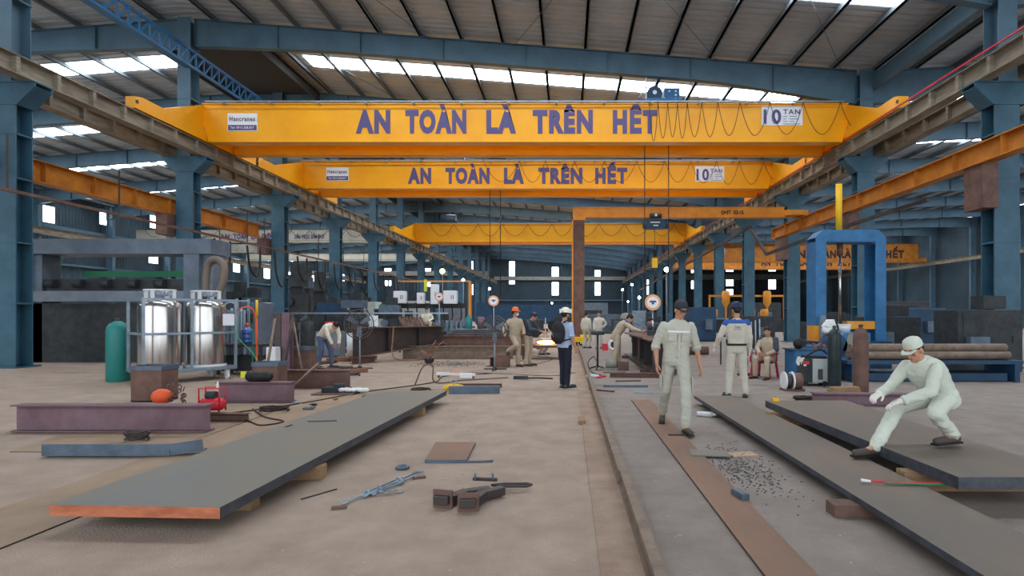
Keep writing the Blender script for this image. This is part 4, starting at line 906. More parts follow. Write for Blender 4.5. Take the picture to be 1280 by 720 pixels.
# tray with rags
t = thing('tool_tray','low tray with grinder and white rags in front of the rusty beam','tray',(-4.55,11.45,.0))
b = MB(); b.b2(-.45,.35,-.25,.25,0,.03); b.build('tray_plate','rust',t); b = MB(); b.b2(-.3,0,-.12,.12,.03,.14); b.cyl((-.1,0,.16),(.1,.05,.16),.05); b.build('grinder','darkmach',t)
b = MB(); 
for i in range(7): b.ball((.05+.08*i,.04*math.sin(i*2),.08),(.08,.07,.045))
obj_of(remesh(b,'white_rag','cloth',.015,2,.02,14),'white_rag',t)
coil('hose_loop', (-3.05,11.9,.0), .2, 'dark hose loop on the floor beyond the scrap heap', 'cable', 2, .014, 'hose')
rod('cable_run', curvepts([(-6.2,8.0,.02),(-4.8,9.9,.02),(-4.1,11.6,.02),(-3.1,13.2,.02),(-3.1,14.6,.02),(-2.0,15.2,.02)]), .012, 'cable', 'long dark cable winding along the floor past the tray', 'cable')
rod('bent_rod', curvepts([(-3.4,12.8,.02),(-3.25,12.9,.4),(-3.05,13.0,.42),(-3.0,13.0,.05),(-2.4,13.3,.06),(-1.4,13.5,.1)]), .016, 'rust', 'bent rod frame standing on the floor beyond the huge plate', 'rod')
# ------------------------------------------------------------------ centre foreground tools
def clampdog(c, rz, label):
    """bracket: square end plate with a square boss, bent arm behind"""
    t = thing('bracket_clamp', label, 'clamp', c, rz)
    b = MB(); b.box((0,0,.075),(.17,.02,.15)); b.build('end_plate','rust',t,bevel=.004)
    b = MB(); b.box((0,-.03,.075),(.13,.045,.07)); b.build('boss','darksteel',t,bevel=.006)
    b = MB(); b.bar((.02,.01,.055),(.1,.26,.05),.09,.075); b.bar((.1,.25,.05),(.26,.38,.05),.085,.07); b.build('arm','darksteel',t,bevel=.006); return t
clampdog((-1.02,4.70,0), R(-14), 'left rusty bracket clamp with square end plate, beside its twin')
t = clampdog((-.80,4.62,0), R(4), 'right rusty bracket clamp with square end plate, under the chain shackle')
t = thing('eye_link', 'dark steel eye link with shackle bolts behind the two bracket clamps', 'shackle', (-.62,5.16,0))
b = MB(); b.tube([(-.06,0,.05),(.05,.04,.05),(.25,.05,.05),(.29,.02,.05),(.25,-.03,.05),(.05,-.03,.05)],.013,6,True); b.build('link','darksteel',t)
b = MB(); b.cyl((-.24,.06,.09),(-.02,.03,.09),.016); b.build('pin','darksteel',t)
for x in (-.22,-.06): b = MB(); b.ring((x,.05,.11),.03,.009,(1,.2,0),12); b.build('shackle','bluesteel',t)
def turnbuckle(p, q, label):
    p = Vector(p); q = Vector(q); d = q-p; t = thing('turnbuckle', label, 'turnbuckle', p)
    L = d.length; e = d/L; n_ = Vector((-e.y,e.x,0)); up = Vector((0,0,.022))
    b = MB(); 
    for s in (-1,1): b.bar(e*L*.3+n_*.022*s+up, e*L*.68+n_*.022*s+up, .012, .014)
    for f in (.3,.68): b.cyl(e*L*(f-.02)+up, e*L*(f+.02)+up, .026, n=8)
    b.build('buckle_body','galv',t)
    b = MB(); b.cyl(e*L*.08+up, e*L*.36+up, .009); b.ring(e*L*.05+up, .024, .008, (0,0,1), 14); b.build('eye_screw','galv',t)
    b = MB(); b.cyl(e*L*.62+up, e*L*.93+up, .009); b.ring(e*L*.96+up, .024, .008, (0,0,1), 14); b.build('hook_screw','galv',t); return t
turnbuckle(G(424,634), G(528,590), 'long galvanised turnbuckle lying slanted left of the bracket clamps')
turnbuckle(G(452,624), G(522,597), 'shorter galvanised turnbuckle lying against the long one')
block('steel_lug', G(424,636,0), (.12,.05,.02), 'rust', 'small rusty lug at the near tip of the long turnbuckle', 'lug', R(15), .003)
block('steel_lug', G(524,598,0), (.12,.05,.02), 'rust', 'small rusty lug at the far end of the turnbuckles', 'lug', R(25), .003)
b = MB(); 
for i in range(5): b.ring((.05*i,.02*i,.02+.012*(i%2)),.028,.008,(0,.3*(i%2),1),12,5,.6)
tag(b.build('chain_piece','galv',None,G(468,620)), 'short piece of galvanised chain between the turnbuckles', 'chain')
b = MB(); b.ring((0,0,.016),.055,.018,(0,0,1),20,8); tag(b.build('steel_ring','bluesteel',None,G(503,586)), 'blue-grey steel ring beyond the turnbuckles', 'ring')
slab('steel_offcut', [(-1.52,6.12),(-1.08,6.12),(-1.12,6.98),(-1.6,6.98)], .0, .035, 'small square brown steel plate lying alone on the middle floor', 'sheet', 'bluesteel')
rod('round_bar', [(-1.08,6.12,.015),(-.80,6.16,.015)], .012, 'bluesteel', 'short round bar beside the small square plate', 'bar')
# things by the far end of the huge plate
t = thing('white_boom', 'long white painted bar with taped end lying across floor beyond the huge plate', 'bar', G(546,472))
b = MB(); b.bar((0,0,.1),(1.0,-.25,.1),.06,.07); b.build('bar_body','whitep',t); b = MB(); b.box((.78,-.25,.07),(.3,.1,.1)); b.build('white_wrap','cloth',t)
b = MB(); b.bar((.35,-.1,.14),(.6,-.16,.14),.05,.01); b.build('orange_tape','orangep',t); b = MB(); b.bar((.05,0,0),(.05,-.0,.1),.05); b.bar((.95,-.24,0),(.95,-.24,.1),.05); b.build('packers','rust',t)
t = thing('yellow_clamp', 'yellow plate-lifting clamp beyond the huge plate', 'clamp', G(567,489))
b = MB(); b.cap((-.16,0,.07),(.0,.02,.10),.055,.06,10); b.cap((0,.02,.10),(.16,0,.08),.06,.055,10); b.build('clamp_body','yel',t)
b = MB(); b.ring((.0,.0,.18),.06,.013,(0,1,0),16); b.build('shackle','galv',t)
c = G(593,492); b = MB(); b.b2(-.5,.5,-.06,.06,0,.15); b.cyl((-.3,-.062,.08),(-.3,-.06,.08),.02); tag(b.build('box_bar','bluesteel',None,c,R(3)), 'blue-grey box bar lying beyond the huge plate', 'box bar')
c = G(590,484); hbeam((c.x+.1,c.y,0), 1.1, .08, .1, 'rust', 'small rusty bar behind the blue-grey box bar', R(-2), .01)
# ------------------------------------------------------------------ dewar trolley
t = thing('gas_dewar_trolley', 'galvanised caged trolley holding two stainless gas dewars at far left', 'trolley', (-9.17,13.75,0), R(52))
def fr(b, x0,x1,y0,y1,zs):
    for z in zs:
        b.bar((x0,y0,z),(x1,y0,z),.05); b.bar((x0,y1,z),(x1,y1,z),.05); b.bar((x0,y0,z),(x0,y1,z),.05); b.bar((x1,y0,z),(x1,y1,z),.05)
b = MB(); fr(b,-.95,.95,-.5,.55,(.3,1.14,1.92)); 
for x in (-.95,0,.95):
    for y in (-.5,.55): b.bar((x,y,.25),(x,y,1.95),.055)
b.b2(-.95,.95,-.5,.55,.24,.28); b.build('cage','galv',t)
for x in (-.48,.48):
    dw = MB(); dw.lathe([(.02,.30),(.40,.31),(.425,.36),(.43,.40),(.43,1.74),(.41,1.83),(.33,1.90),(.12,1.94),(.02,1.95)],(x,.02,0),32); o = dw.build('stainless_dewar','steel',t)
    r_ = MB(); r_.ring((x,.02,2.14),.31,.02,(0,0,1),28); 
    for k in range(4): a = math.pi/4+k*math.pi/2; r_.box((x+.3*math.cos(a),.02+.3*math.sin(a),2.02),(.07,.07,.26))
    r_.build('handling_ring','whitep',o)
    g_ = MB(); g_.cyl((x,-.12,1.95),(x,-.12,2.12),.02); g_.cyl((x-.1,-.2,2.08),(x-.1,-.17,2.08),.055); g_.cyl((x+.12,-.2,2.06),(x+.12,-.17,2.06),.05); g_.cyl((x-.12,-.1,2.03),(x+.14,-.1,2.03),.018); g_.build('gauges_and_valves','galv',o)
    g_ = MB(); g_.cyl((x,.02,.28),(x,.02,.37),.44,n=28); g_.build('foot_ring','whitep',o)
for x in (-.8,.8):
    for y in (-.4,.45):
        b = MB(); b.cyl((x-.03,y,.09),(x+.03,y,.09),.09); b.b2(x-.04,x+.04,y-.05,y+.05,.13,.25); b.build('caster','whitep',t)
b = MB(); b.box((.78,-.53,1.45),(.26,.01,.28)); b.build('blue_white_notice','white',t)
vp = thing('gas_vaporiser', 'pale aluminium finned gas vaporiser beside the dewar trolley', 'vaporiser', (-9.15,15.45,0))
for i in range(3):
    for jx in range(2):
        x = -.3+i*.26; y = jx*.3; b = MB(); b.cyl((x,y,.35),(x,y,1.75),.025,n=8)
        for k in range(4): a = k*math.pi/4+.3; b.box((x,y,1.05),(.2,.006,1.3),(0,0,a))
        b.build('finned_tube','alu',vp)
b = MB(); b.tube(curvepts([(.22,0,1.7),(.22,0,1.85),(.1,0,1.9),(-.04,0,1.85),(-.04,0,1.7)]),.02); b.tube(curvepts([(.22,0,.4),(.22,0,.28),(.1,0,.25),(-.04,0,.28),(-.04,0,.4)]),.02); b.build('return_bends','alu',vp)
b = MB(); 
for x in (-.42,.35):
    for y in (-.12,.42): b.bar((x,y,0),(x,y,2.0),.05)
b.bar((-.42,-.12,.25),(.35,-.12,.25),.04); b.bar((-.42,-.12,1.95),(.35,-.12,1.95),.04); b.bar((-.42,.42,1.95),(.35,.42,1.95),.04); b.build('stand','galv',vp)
def cylinder(c, r, h_, m_, label, capm=None):
    t = thing('gas_cylinder', label, 'gas cylinder', c)
    b = MB(); b.lathe([(r*.9,0),(r,.03),(r,h_*.82),(r*.93,h_*.88),(r*.7,h_*.94),(r*.36,h_*.97),(r*.3,h_*.985)],(0,0,0),24); b.build('shell',m_,t)
    b = MB(); b.cyl((0,0,h_*.97),(0,0,h_*1.03),r*.22); b.cyl((-r*.3,0,h_*1.01),(r*.3,0,h_*1.01),r*.12); b.build('valve',capm or 'darksteel',t); return t
cylinder((-10.62,13.6,0), .24, 1.45, 'teal', 'tall teal gas cylinder at the left edge beside the dewar trolley')
cylinder(G(1043,485), .135, 1.30, 'gcyl', 'black-green gas cylinder standing right of the grey welding machine')
cylinder(G(1076,491), .145, 1.34, 'rust', 'rust-brown gas cylinder standing nearest the oxide beam on the right')
cylinder((-8.75,19.5,0), .14, 1.4, 'darkmach', 'dark gas cylinder with red hose beside the water bottle')
# portal machine on the far left
t = thing('portal_machine', 'big grey-blue portal machine behind the dewar trolley', 'machine', (-15,19.3,0))
b = MB(); b.b2(-3.2,3.33,-.5,.6,3.56,4.05); b.build('header','machine',t)
for x in (-3.2,2.45): b = MB(); b.b2(x,x+.5,-.5,.6,0,3.55); b.b2(x+.5,x+.85,-.3,.4,0,3.55); b.build('portal_post','machine',t)
b = MB(); b.b2(-3.2,2.45,-.45,.5,2.0,2.35); b.build('cross_beam','grey',t)
b = MB(); b.b2(-2.6,2.4,-.2,.4,2.36,2.75); 
for k in range(5): b.cyl((-2.2+k*.9,-.3,2.6),(-1.9+k*.9,-.3,2.6),.14)
b.build('gearing','darkmach',t)
b = MB(); b.b2(-3.1,2.4,-.3,.5,0,1.95); b.build('base_body','darkmach',t)
b = MB(); b.b2(-2,2,.9,1.1,2.9,3.1); b.build('green_rail','green',t)
t = thing('duct_hose', 'grey corrugated duct hose arched over behind the vaporiser', 'hose', (0,0,0))
dp = curvepts([P(257,372,17.5),P(258,342,17.5),P(262,328,17.5),P(272,325,17.5),P(280,333,17.5),P(279,350,17.5),P(272,372,17.5)],14)
b = MB(); b.tube(dp, lambda u: .11+.014*math.sin(u*260), 10); b.build('duct','plate2',t)
b = MB(); b.bar((dp[0].x,17.5,0),dp[0],.12); b.bar((dp[-1].x,17.5,0),dp[-1],.12); b.build('duct_stand','darkmach',t)
def machine(c, d, m_, label, parts=(), rz=0.0, name='machine_cabinet', cat='machine'):
    t = thing(name, label, cat, c, rz); b = MB(); b.b2(-d[0]/2,d[0]/2,-d[1]/2,d[1]/2,.08,d[2]); b.build('housing',m_,t,bevel=.02)
    b = MB(); b.b2(-d[0]/2+.04,d[0]/2-.04,-d[1]/2+.04,d[1]/2-.04,0,.08); b.build('plinth','darkmach',t)
    b = MB(); b.b2(-d[0]*.42,d[0]*.42,-d[1]/2-.012,-d[1]/2,.18,d[2]-.08); o = b.build('door',m_,t,bevel=.004); b = MB(); b.box((d[0]*.34,-d[1]/2-.03,d[2]*.55),(.03,.03,.16)); b.build('handle','darksteel',o)
    for nm, cc, dd, mm in parts: b = MB(); b.box(cc,dd); b.build(nm,mm,t,bevel=.004)
    return t
t = machine((-11.5,21.0,0), (1.1,.9,2.0), 'machine', 'grey-blue square cabinet with black arm right of the duct hose', (('control_box',(0.05,-.6,1.45),(.5,.25,.3),'darkmach'),))
b = MB(); b.tube([(-.6,-.7,1.7),(-.3,-.7,1.5),(.0,-.75,1.55),(-.2,-.75,1.0),(-.5,-.7,.8)],.05); b.build('articulated_arm','black',t)
# water bottle on bench
t = thing('work_bench','low dark bench holding the blue water bottle','bench',(-8.5,15.3,0))
b = MB(); b.b2(-.65,.55,-.35,.35,.74,.80); b.build('bench_top','darksteel',t)
for x in (-.6,.5):
    for y in (-.3,.3): b = MB(); b.b2(x-.03,x+.03,y-.03,y+.03,0,.74); b.build('leg','darksteel',t)
b = MB(); b.b2(-.55,.45,-.25,.3,.1,.5); b.build('lower_box','darkmach',t)
t = thing('water_bottle','large blue ribbed water bottle with orange cap on the bench','water bottle',(-8.5,15.25,.802))
b = MB(); b.lathe([(.12,0),(.135,.02),(.135,.09),(.125,.11),(.135,.13),(.135,.22),(.125,.24),(.135,.26),(.135,.34),(.11,.40),(.05,.44),(.035,.47)],(0,0,0),24); b.build('bottle_body','bottle',t)
b = MB(); b.cyl((0,0,.46),(0,0,.55),.05); b.build('cap','orangep',t)
rod('gas_hose', curvepts([P(284,405,14.6),P(296,388,14.4),P(312,384,14.5),P(319,395,14.6),P(320,420,14.6),P(322,455,14.6),G(326,475)]), .018, 'orangep', 'orange-red hose arching over the water bottle', 'hose')
rod('gas_hose', curvepts([P(287,402,14.3),P(300,425,13.8),P(318,445,13.4),G(332,482)]), .013, 'green', 'green hose drooping in front of the water bottle', 'hose')
rod('gas_hose', curvepts([P(317,395,15),P(316,420,15),G(316,470)]), .013, 'green', 'second green hose hanging straight behind the orange one', 'hose')
t = thing('marking_stand','yellow-topped pole standing right of the water bottle','pole',G(321,470)); b = MB(); b.cyl((0,0,0),(0,0,1.5),.02); b.build('pole','orangep',t); b = MB(); b.cyl((0,0,1.5),(0,0,1.95),.03); b.build('yellow_top','yel',t)
b = MB(); b.cyl((0,0,0),(0,0,.04),.15); b.build('base','darksteel',t)
# upright steel posts with tools
for px, w_, m_, lab in ((350,.16,'darksteel','dark upright steel section left of the purple upright post'),(359,.2,'purple','purple upright steel post in the tool stand')):
    c = G(px,478); t = thing('steel_post', lab, 'post', c); b = MB(); b.b2(-w_/2,w_/2,-.1,-.085,0.02,1.62); b.b2(-w_/2,w_/2,.085,.1,0.02,1.62); b.b2(-.01,.01,-.085,.085,0.02,1.62); b.b2(-w_/2-.03,w_/2+.03,-.14,.14,0,.02); b.build('post_section',m_,t)
for i, (a, c_, m_, lab) in enumerate((((330,484),(344,398),'railm','rusty flat bar leaning left against the dark upright'),((352,482),(366,395),'darksteel','dark bar leaning against the purple upright post'),((380,478),(366,400),'railm','rusty bar leaning right against the purple upright post'))):
    g = G(*a); rod('leaning_bar', [g+Vector((0,0,.02)), P(c_[0],c_[1],g.y+.25)], .028, m_, lab, 'bar')
t = thing('white_canister','white square canister between the upright posts and the box','canister',(-6.70,13.1,0)); b = MB(); b.b2(-.11,.11,-.12,.12,0,.84); b.build('canister_body','whitep',t,bevel=.02); b = MB(); b.cyl((-.05,0,.84),(-.05,0,.88),.03); b.build('cap','whitep',t)
t = thing('orange_blower','orange portable blower behind the leaning bars','blower',(-7.4,15.0,0))
b = MB(); b.cyl((0,-.14,.98),(0,.14,.98),.19,n=20); b.build('drum','orangep',t); b = MB(); b.ring((0,-.15,.98),.18,.012,(0,1,0)); b.ring((0,-.15,.98),.1,.01,(0,1,0)); b.cyl((0,-.16,.98),(0,-.12,.98),.05); b.build('grille','black',t)
b = MB(); b.bar((-.15,0,0),(-.1,0,.82),.03); b.bar((.15,0,0),(.1,0,.82),.03); b.bar((-.15,-.1,.02),(.15,.1,.02),.03); b.build('stand','darksteel',t)
t = thing('tool_reel','cream and orange hose reel low behind the leaning bars','reel',(-6.98,13.4,0))
b = MB(); b.cyl((0,-.06,.34),(0,.06,.34),.2,n=20); b.build('drum','card',t); b = MB(); b.ring((0,-.08,.34),.12,.03,(0,1,0)); b.build('hose','orangep',t); b = MB(); b.b2(-.2,.2,-.15,.15,0,.15); b.build('stand','red',t)
# ================================================================== MIDDLE GROUND
# tapered girder and steel stacks left of centre
t = thing('tapered_girder','dark tapered roof girder resting on stacked beams left of centre','girder',(-6.8,18.2,0))
b = MB(); p0 = Vector((-.0,0,0)); L = 1.0
xa, ya, xb, yb = 0, 0, 2.0, 3.6     # runs right and away
def gp(u, z, s_=0): 
    d = Vector((xb-xa,yb-ya,0)).normalized(); n_ = Vector((-d.y,d.x,0)); q = Vector((xa,ya,0)).lerp(Vector((xb,yb,0)),u)+n_*s_; q.z = z; return q
zt0, zt1, zb0, zb1 = 1.15, 1.13, .22, .50
vs = [gp(0,zb0,-.008),gp(1,zb1,-.008),gp(1,zt1,-.008),gp(0,zt0,-.008),gp(0,zb0,.008),gp(1,zb1,.008),gp(1,zt1,.008),gp(0,zt0,.008)]
b.add(vs, [(0,1,2,3),(7,6,5,4),(0,4,5,1),(3,2,6,7),(0,3,7,4),(1,5,6,2)]); b.build('web','darksteel',t)
b = MB(); b.bar(gp(0,zt0),gp(1,zt1),.34,.03); b.build('top_flange','rust',t); b = MB(); b.bar(gp(0,zb0),gp(1,zb1),.34,.03); b.build('bottom_flange','rust',t)
for u in (.35,.7):
    b = MB(); q0, q1 = gp(u,zb0+(zb1-zb0)*u+.02,-.09), gp(u,zt0-.02,-.09); b.bar(q0,q1,.012,.15); b.build('stiffener','darksteel',t)
hbeam((-6.6,18.6,0), .9, .2, .2, 'rust', 'short packing beam under the near end of the tapered girder', R(60))
hbeam((-4.9,21.6,0), .8, .48, .2, 'rust', 'tall packing beam under the far end of the tapered girder', R(60))
hbeam((-3.9,20.4,0), 3.9, .46, .25, 'railm', 'long grey-brown beam lying in front of the tapered girder and steel stack', R(0))
hbeam((-3.4,22.2,0), 3.4, .75, .25, 'rust', 'rust-brown beam on edge behind the long grey-brown beam', R(0))
t = thing('plate_stack','stack of blue-grey steel plates on the rust-brown beams','plate stack',(-3.3,23.8,0))
b = MB(); b.b2(-1.7,1.7,-.5,.5,.0,.7); b.build('stack_support','darksteel',t)
for k in range(4): b = MB(); b.b2(-1.7+.1*k,1.5-.2*k,-.55,.55,.72+.07*k,.77+.07*k); b.build('plate','bluesteel' if k%2 else 'rust',t)
hbeam((-2.25,17.9,0), 1.1, .30, .28, 'rust', 'rust beam under the raised foot of the orange hard hat', R(80))
block('steel_block', (-1.95,17.3,0), (.4,.4,.38), 'rust', 'rusty block where the orange hard hat rests his foot', 'steel block')
t = thing('slatted_rack','dark rack of upright grey tubes behind the tapered girder','rack',(-4.95,25.0,0))
for k in range(8): b = MB(); b.cyl((-.75+.21*k,0,.1),(-.75+.21*k,.1,1.32),.07,n=8); b.build('upright_tube','bluesteel',t)
b = MB(); b.b2(-.9,.9,-.1,.2,.0,.12); b.b2(-.9,.9,.12,.18,1.0,1.06); b.build('rack_frame','darkmach',t)
t = thing('teal_canister','teal canister on a box right of the slatted rack','canister',(-4.1,23.8,.99)); b = MB(); b.lathe([(.12,0),(.14,.03),(.14,.42),(.06,.5),(.05,.56)]); b.build('canister_body','teal',t)
t = thing('steel_drum','rosy grey drum beside the teal canister','drum',(-3.6,23.8,.99)); b = MB(); b.cyl((0,0,0),(0,0,.5),.15); b.ring((0,0,.25),.152,.01,(0,0,1)); b.build('drum_body','purple',t)
# pedestal fans
def fan(c, hz, r, label, rz=0.0, tilt=0.0):
    t = thing('pedestal_fan', label, 'fan', c, rz)
    b = MB(); b.cyl((0,.05,.05),(0,.05,hz-.02),.022,n=8); b.build('pole','galv',t)
    b = MB(); 
    for a in (0,120,240): b.bar((0,.05,.04),(.36*math.cos(R(a+30)),.05+.36*math.sin(R(a+30)),.02),.05,.03)
    b.cyl((0,.05,0),(0,.05,.1),.06); b.build('base','darkmach',t)
    b = MB(); b.cyl((0,.02,hz),(0,.22,hz),.09); b.build('motor','darkmach',t)
    g = MB()
    for rr_, yy in ((r,0),(r,-.04),(r*.8,-.09),(r*.6,-.12),(r*.4,-.13),(r*.2,-.14),(r*.8,.06),(r*.5,.1)): g.ring((0,yy,hz),rr_,.007 if rr_ < r else .012,(0,1,0),28,4)
    for k in range(18):
        a = 2*math.pi*k/18; ca, sa = math.cos(a), math.sin(a); g.tube([(r*.15*ca,-.14,hz+r*.15*sa),(r*.6*ca,-.125,hz+r*.6*sa),(r*ca,-.03,hz+r*sa)],.004,4)
    g.build('wire_guard','mesh',t)
    for k in range(3):
        a = 2*math.pi*k/3+.5; bl = MB(); m3 = Euler((0,-a,0)).to_matrix(); vs = [m3 @ Vector(v) for v in ((.05,-.02,-.04),(r*.85,-.045,-r*.16),(r*.9,-.005,r*.2),(.05,.02,.06))]; vs = [v+Vector((0,0,hz)) for v in vs]
        bl.add(vs+[v+Vector((0,.008,0)) for v in vs], [(0,1,2,3),(7,6,5,4),(0,4,5,1),(1,5,6,2),(2,6,7,3),(3,7,4,0)]); bl.build('blade','grey',t)
    b = MB(); b.cyl((0,-.16,hz),(0,-.14,hz),.05); b.build('hub_badge','darksteel',t); return t
fan(G(618,463), 1.16, .38, 'pedestal fan with wire guard left of the orange hard hat')
fan(G(449,462), 1.30, .42, 'pedestal fan with wire guard right of the bending man in jeans')
fan(G(374,440), 1.3, .42, 'pedestal fan with wire guard far behind the upright posts')
def disc_sign(px, py, rr, Y, label):
    c = P(px,py,Y); t = thing('round_sign', label, 'sign', (c.x,Y,0)); b = MB(); b.cyl((0,.03,0),(0,.03,c.z-rr*.5),.025,n=8); b.cyl((0,0,0),(0,0,.03),.18); b.build('pole','galv',t)
    b = MB(); b.cyl((0,-.02,c.z),(0,.01,c.z),rr,n=28); b.build('disc','disc',t); b = MB(); b.cyl((0,-.03,c.z),(0,-.02,c.z),rr*.72,n=28); b.build('white_face','white',t)
    b = MB(); b.b2(-rr*.4,rr*.4,-.035,-.03,c.z-rr*.02,c.z+rr*.22); b.b2(-rr*.15,rr*.15,-.035,-.03,c.z-rr*.25,c.z); b.build('dark_mark','navy',t)
disc_sign(617,376,.21,22.85,'small round orange and white disc above the fan left of centre'); disc_sign(549,371,.2,27.0,'tiny round disc with red ring in front of the white cabinets'); disc_sign(816,378,.32,23.0,'larger round orange and white disc left of the walking man')
# welding gantry with white cabinets
t = thing('welding_gantry','yellow-railed welding gantry carrying white cabinets left of centre','machine',(-7.0,29.5,0))
b = MB(); b.b2(-1.7,2.0,-.04,.04,3.24,3.31); b.build('top_rail','yellow2',t)
for x, m_ in ((-1.7,'darkmach'),(1.92,'yellow2')): b = MB(); b.b2(x,x+.12,-.08,.08,0,3.25); b.build('rail_post',m_,t)
b = MB(); b.b2(-2.4,1.8,.1,.5,1.9,2.15); b.build('cross_beam','darkmach',t); b = MB(); b.b2(-2.3,1.9,-.3,.6,.2,.9); b.build('green_bed','green',t)
for x0, x1, z0, z1, nm in ((-1.75,-1.15,.0,.0,''),):
    pass
for x, z, w_, h_ in ((-1.5,2.45,.6,.62),(.25,2.6,.36,1.0),(1.05,2.45,.66,.66),(-.45,2.4,.34,.55)):
    b = MB(); b.b2(x-w_/2,x+w_/2,-.5,-.1,z-h_/2,z+h_/2); o = b.build('white_cabinet','white',t,bevel=.02); b = MB(); b.b2(x+w_*.1,x+w_*.14,-.52,-.5,z-.1,z+.1); b.b2(x+w_*.25,x+w_*.29,-.52,-.5,z-.1,z+.1); b.build('door_slots','ink',o)
for k in range(9): b = MB(); x = -2.1+k*.45; b.tube(curvepts([(x,-.15,2.2),(x+.1,-.3,1.5),(x-.05,-.25,1.0),(x+.1,-.2,.8)]),.035); b.build('feed_hose','black',t)
b = MB(); b.b2(-.3,-.18,-.3,-.1,2.75,3.35); b.build('yellow_column','yellime',t)
for px, lab in ((541,'lime'),): pass
def lamp(px, py, Y, label, m_='lampw', r=.12, base=None):
    c = P(px,py,Y); t = thing('work_lamp', label, 'lamp', (c.x,Y,0)); b = MB(); b.cyl((0,.05,0),(0,.05,c.z),.025,n=6); b.cyl((0,0.05,0),(0,0.05,.05),.2); b.build('pole','galv',t)
    b = MB(); b.cyl((0,.1,c.z),(0,-.02,c.z),r*.8,r*1.15,14); b.build('lamp_housing','darkmach',t); b = MB(); b.cyl((0,-.03,c.z),(0,-.02,c.z),r); b.build('lens',m_,t)
lamp(833,337,38,'brightest white floodlight on a tall pole in front of the right columns','lampw',.15)
lamp(799,372,60,'white work lamp low between the far right columns','lampw',.14); lamp(790,356,75,'small white work lamp high beside the far right columns','lampw',.14); lamp(778,362,80,'small white work lamp left of the far right columns','lampw',.14); lamp(785,377,70,'lowest small white lamp near the far right columns','lampw',.11)
lamp(612,361,60,'white lamp hanging above the fan left of centre','lampw',.13); lamp(579,350,45,'white lamp at the right end of the yellow welding gantry rail','lampw',.11); lamp(690,379,90,'faint white lamp far down the shop left of the gantry leg','lampw',.12)
lamp(553,339,46,'warm orange lamp above the welding gantry','lampo',.2); lamp(416,386,36,'small white lamp low among the dark machines on the left','lampw',.07)
# rows of dark machines and cabinets, left bay
ml = [(-12.6,26.6,1.3,1.2,'darkmach','dark machine nearest behind the articulated arm cabinet'),(-11.0,28.2,1.2,1.5,'darkmach','dark machine block behind the bending man'),(-10.6,34,1.3,1.9,'darkmach','tall dark cabinet between the left columns with a grey panel'),
 (-13.6,38,2.2,2.4,'paleg','wide pale grey cabinet behind the left columns'),(-11.6,44,1.8,2.6,'paleg','tall pale grey cabinet next to the dark monitor cabinet'),(-9.5,47,2.0,2.3,'grey','grey panelled enclosure left of the welding gantry'),(-12.9,31.5,1.2,2.2,'blued','dark blue machine housing behind the first left columns'),
 (-19.5,30,2.4,2.0,'grey','low grey machine in the left bay'),(-24,36,3,2.4,'darkmach','big dark machine in the left bay under the cream crane'),(-20.5,42,2.5,2.2,'machine','grey-blue machine farther back in the left bay'),(-19,56,3,2.5,'darkmach','dark machine row far back in the left bay'),(-27,50,3.5,2.6,'paleg','pale machine far back in the left bay'),(-33,60,5,2.8,'darkmach','dark store racks near the left side wall'),(-22,70,5,2.6,'darkmach','dark machine group at the far end of the left bay')]
for x, y, w_, h_, m_, lab in ml: machine((x,y,0),(w_,1.2,h_),m_,lab,(('side_box',(-w_*.2,-.75,h_*.55),(w_*.3,.25,h_*.3),'paleg' if m_ == 'darkmach' else 'darkmach'),('top_box',(w_*.1,0,h_+.15),(w_*.4,.5,.3),'darkmach')))
block('low_crate', (-6.75,27.7,0), (1.0,.7,1.1), 'brownwood', 'brown crate the small man in white sits on', 'crate')
t = thing('guard_rail','long thin guard rail running between the machines and the tapered girder','rail',(-9.0,24,0))
b = MB(); b.b2(-5.2,4.0,-.03,.03,1.60,1.66); b.build('top_bar','galv',t)
for k in range(6): b = MB(); b.b2(-5+1.75*k-.03,-5+1.75*k+.03,-.03,.03,0,1.6); b.build('post','darkmach',t)
t = thing('red_white_drum','red and white drum on a grey box beside the bending man','drum',(-8.9,21.6,.95)); b = MB(); b.cyl((0,0,0),(0,0,.35),.2); b.build('drum_body','red',t); b = MB(); b.b2(.0,.09,-.205,-.19,.03,.32); b.build('white_label','white',t)
block('grey_box', (-8.9,21.6,0), (.9,.6,.948), 'grey', 'grey steel box under the red and white drum', 'box', 0, .02)
t = thing('notice_board','small white notice board on a stand behind the tapered girder','sign',(-6.95,20.6,0)); b = MB(); b.b2(-.16,.16,-.02,.0,1.16,1.54); b.build('board','white',t); b = MB(); b.b2(-.02,.02,0,.03,0,1.5); b.build('stand','darksteel',t)
b = MB(); b.tube(curvepts([(-.1,-.022,1.3),(-.02,-.022,1.36),(.04,-.022,1.34),(.12,-.022,1.42)]),.006,4); b.build('sketch_line','ink',t)
for i, (x, z) in enumerate(((-7.35,0.15),(-7.0,.15),(-7.2,.15))):
    t = thing('white_pail', ['leftmost white pail on the pallet behind the bending man','rightmost white pail on the pallet behind the bending man','middle white pail on the pallet behind the bending man'][i], 'pail', (x,19.6+(i==2)*.35,z), 0, 'white pails on the pallet'); b = MB(); b.cyl((0,0,0),(0,0,.75),.16,.18,18); b.build('pail_body','whitep',t); b = MB(); b.cyl((0,0,.75),(0,0,.79),.19); b.build('lid','whitep',t)
t = thing('wooden_pallet','worn wooden pallet under the white pails','pallet',(-7.2,19.7,0))
for k in range(6): b = MB(); b.b2(-.5,.5,-.45+.17*k,-.33+.17*k,.11,.135); b.build('deck_board','wood',t)
for x in (-.45,0,.45): b = MB(); b.b2(x-.05,x+.05,-.45,.52,0,.11); b.build('bearer','wood',t)
t = thing('board_rack','slanted stack of brown boards leaning behind the tapered girder','boards',(-5.8,23.4,.0))
b = MB(); b.b2(-.8,.8,-.3,.3,0,.9); b.build('rack_box','darkmach',t)
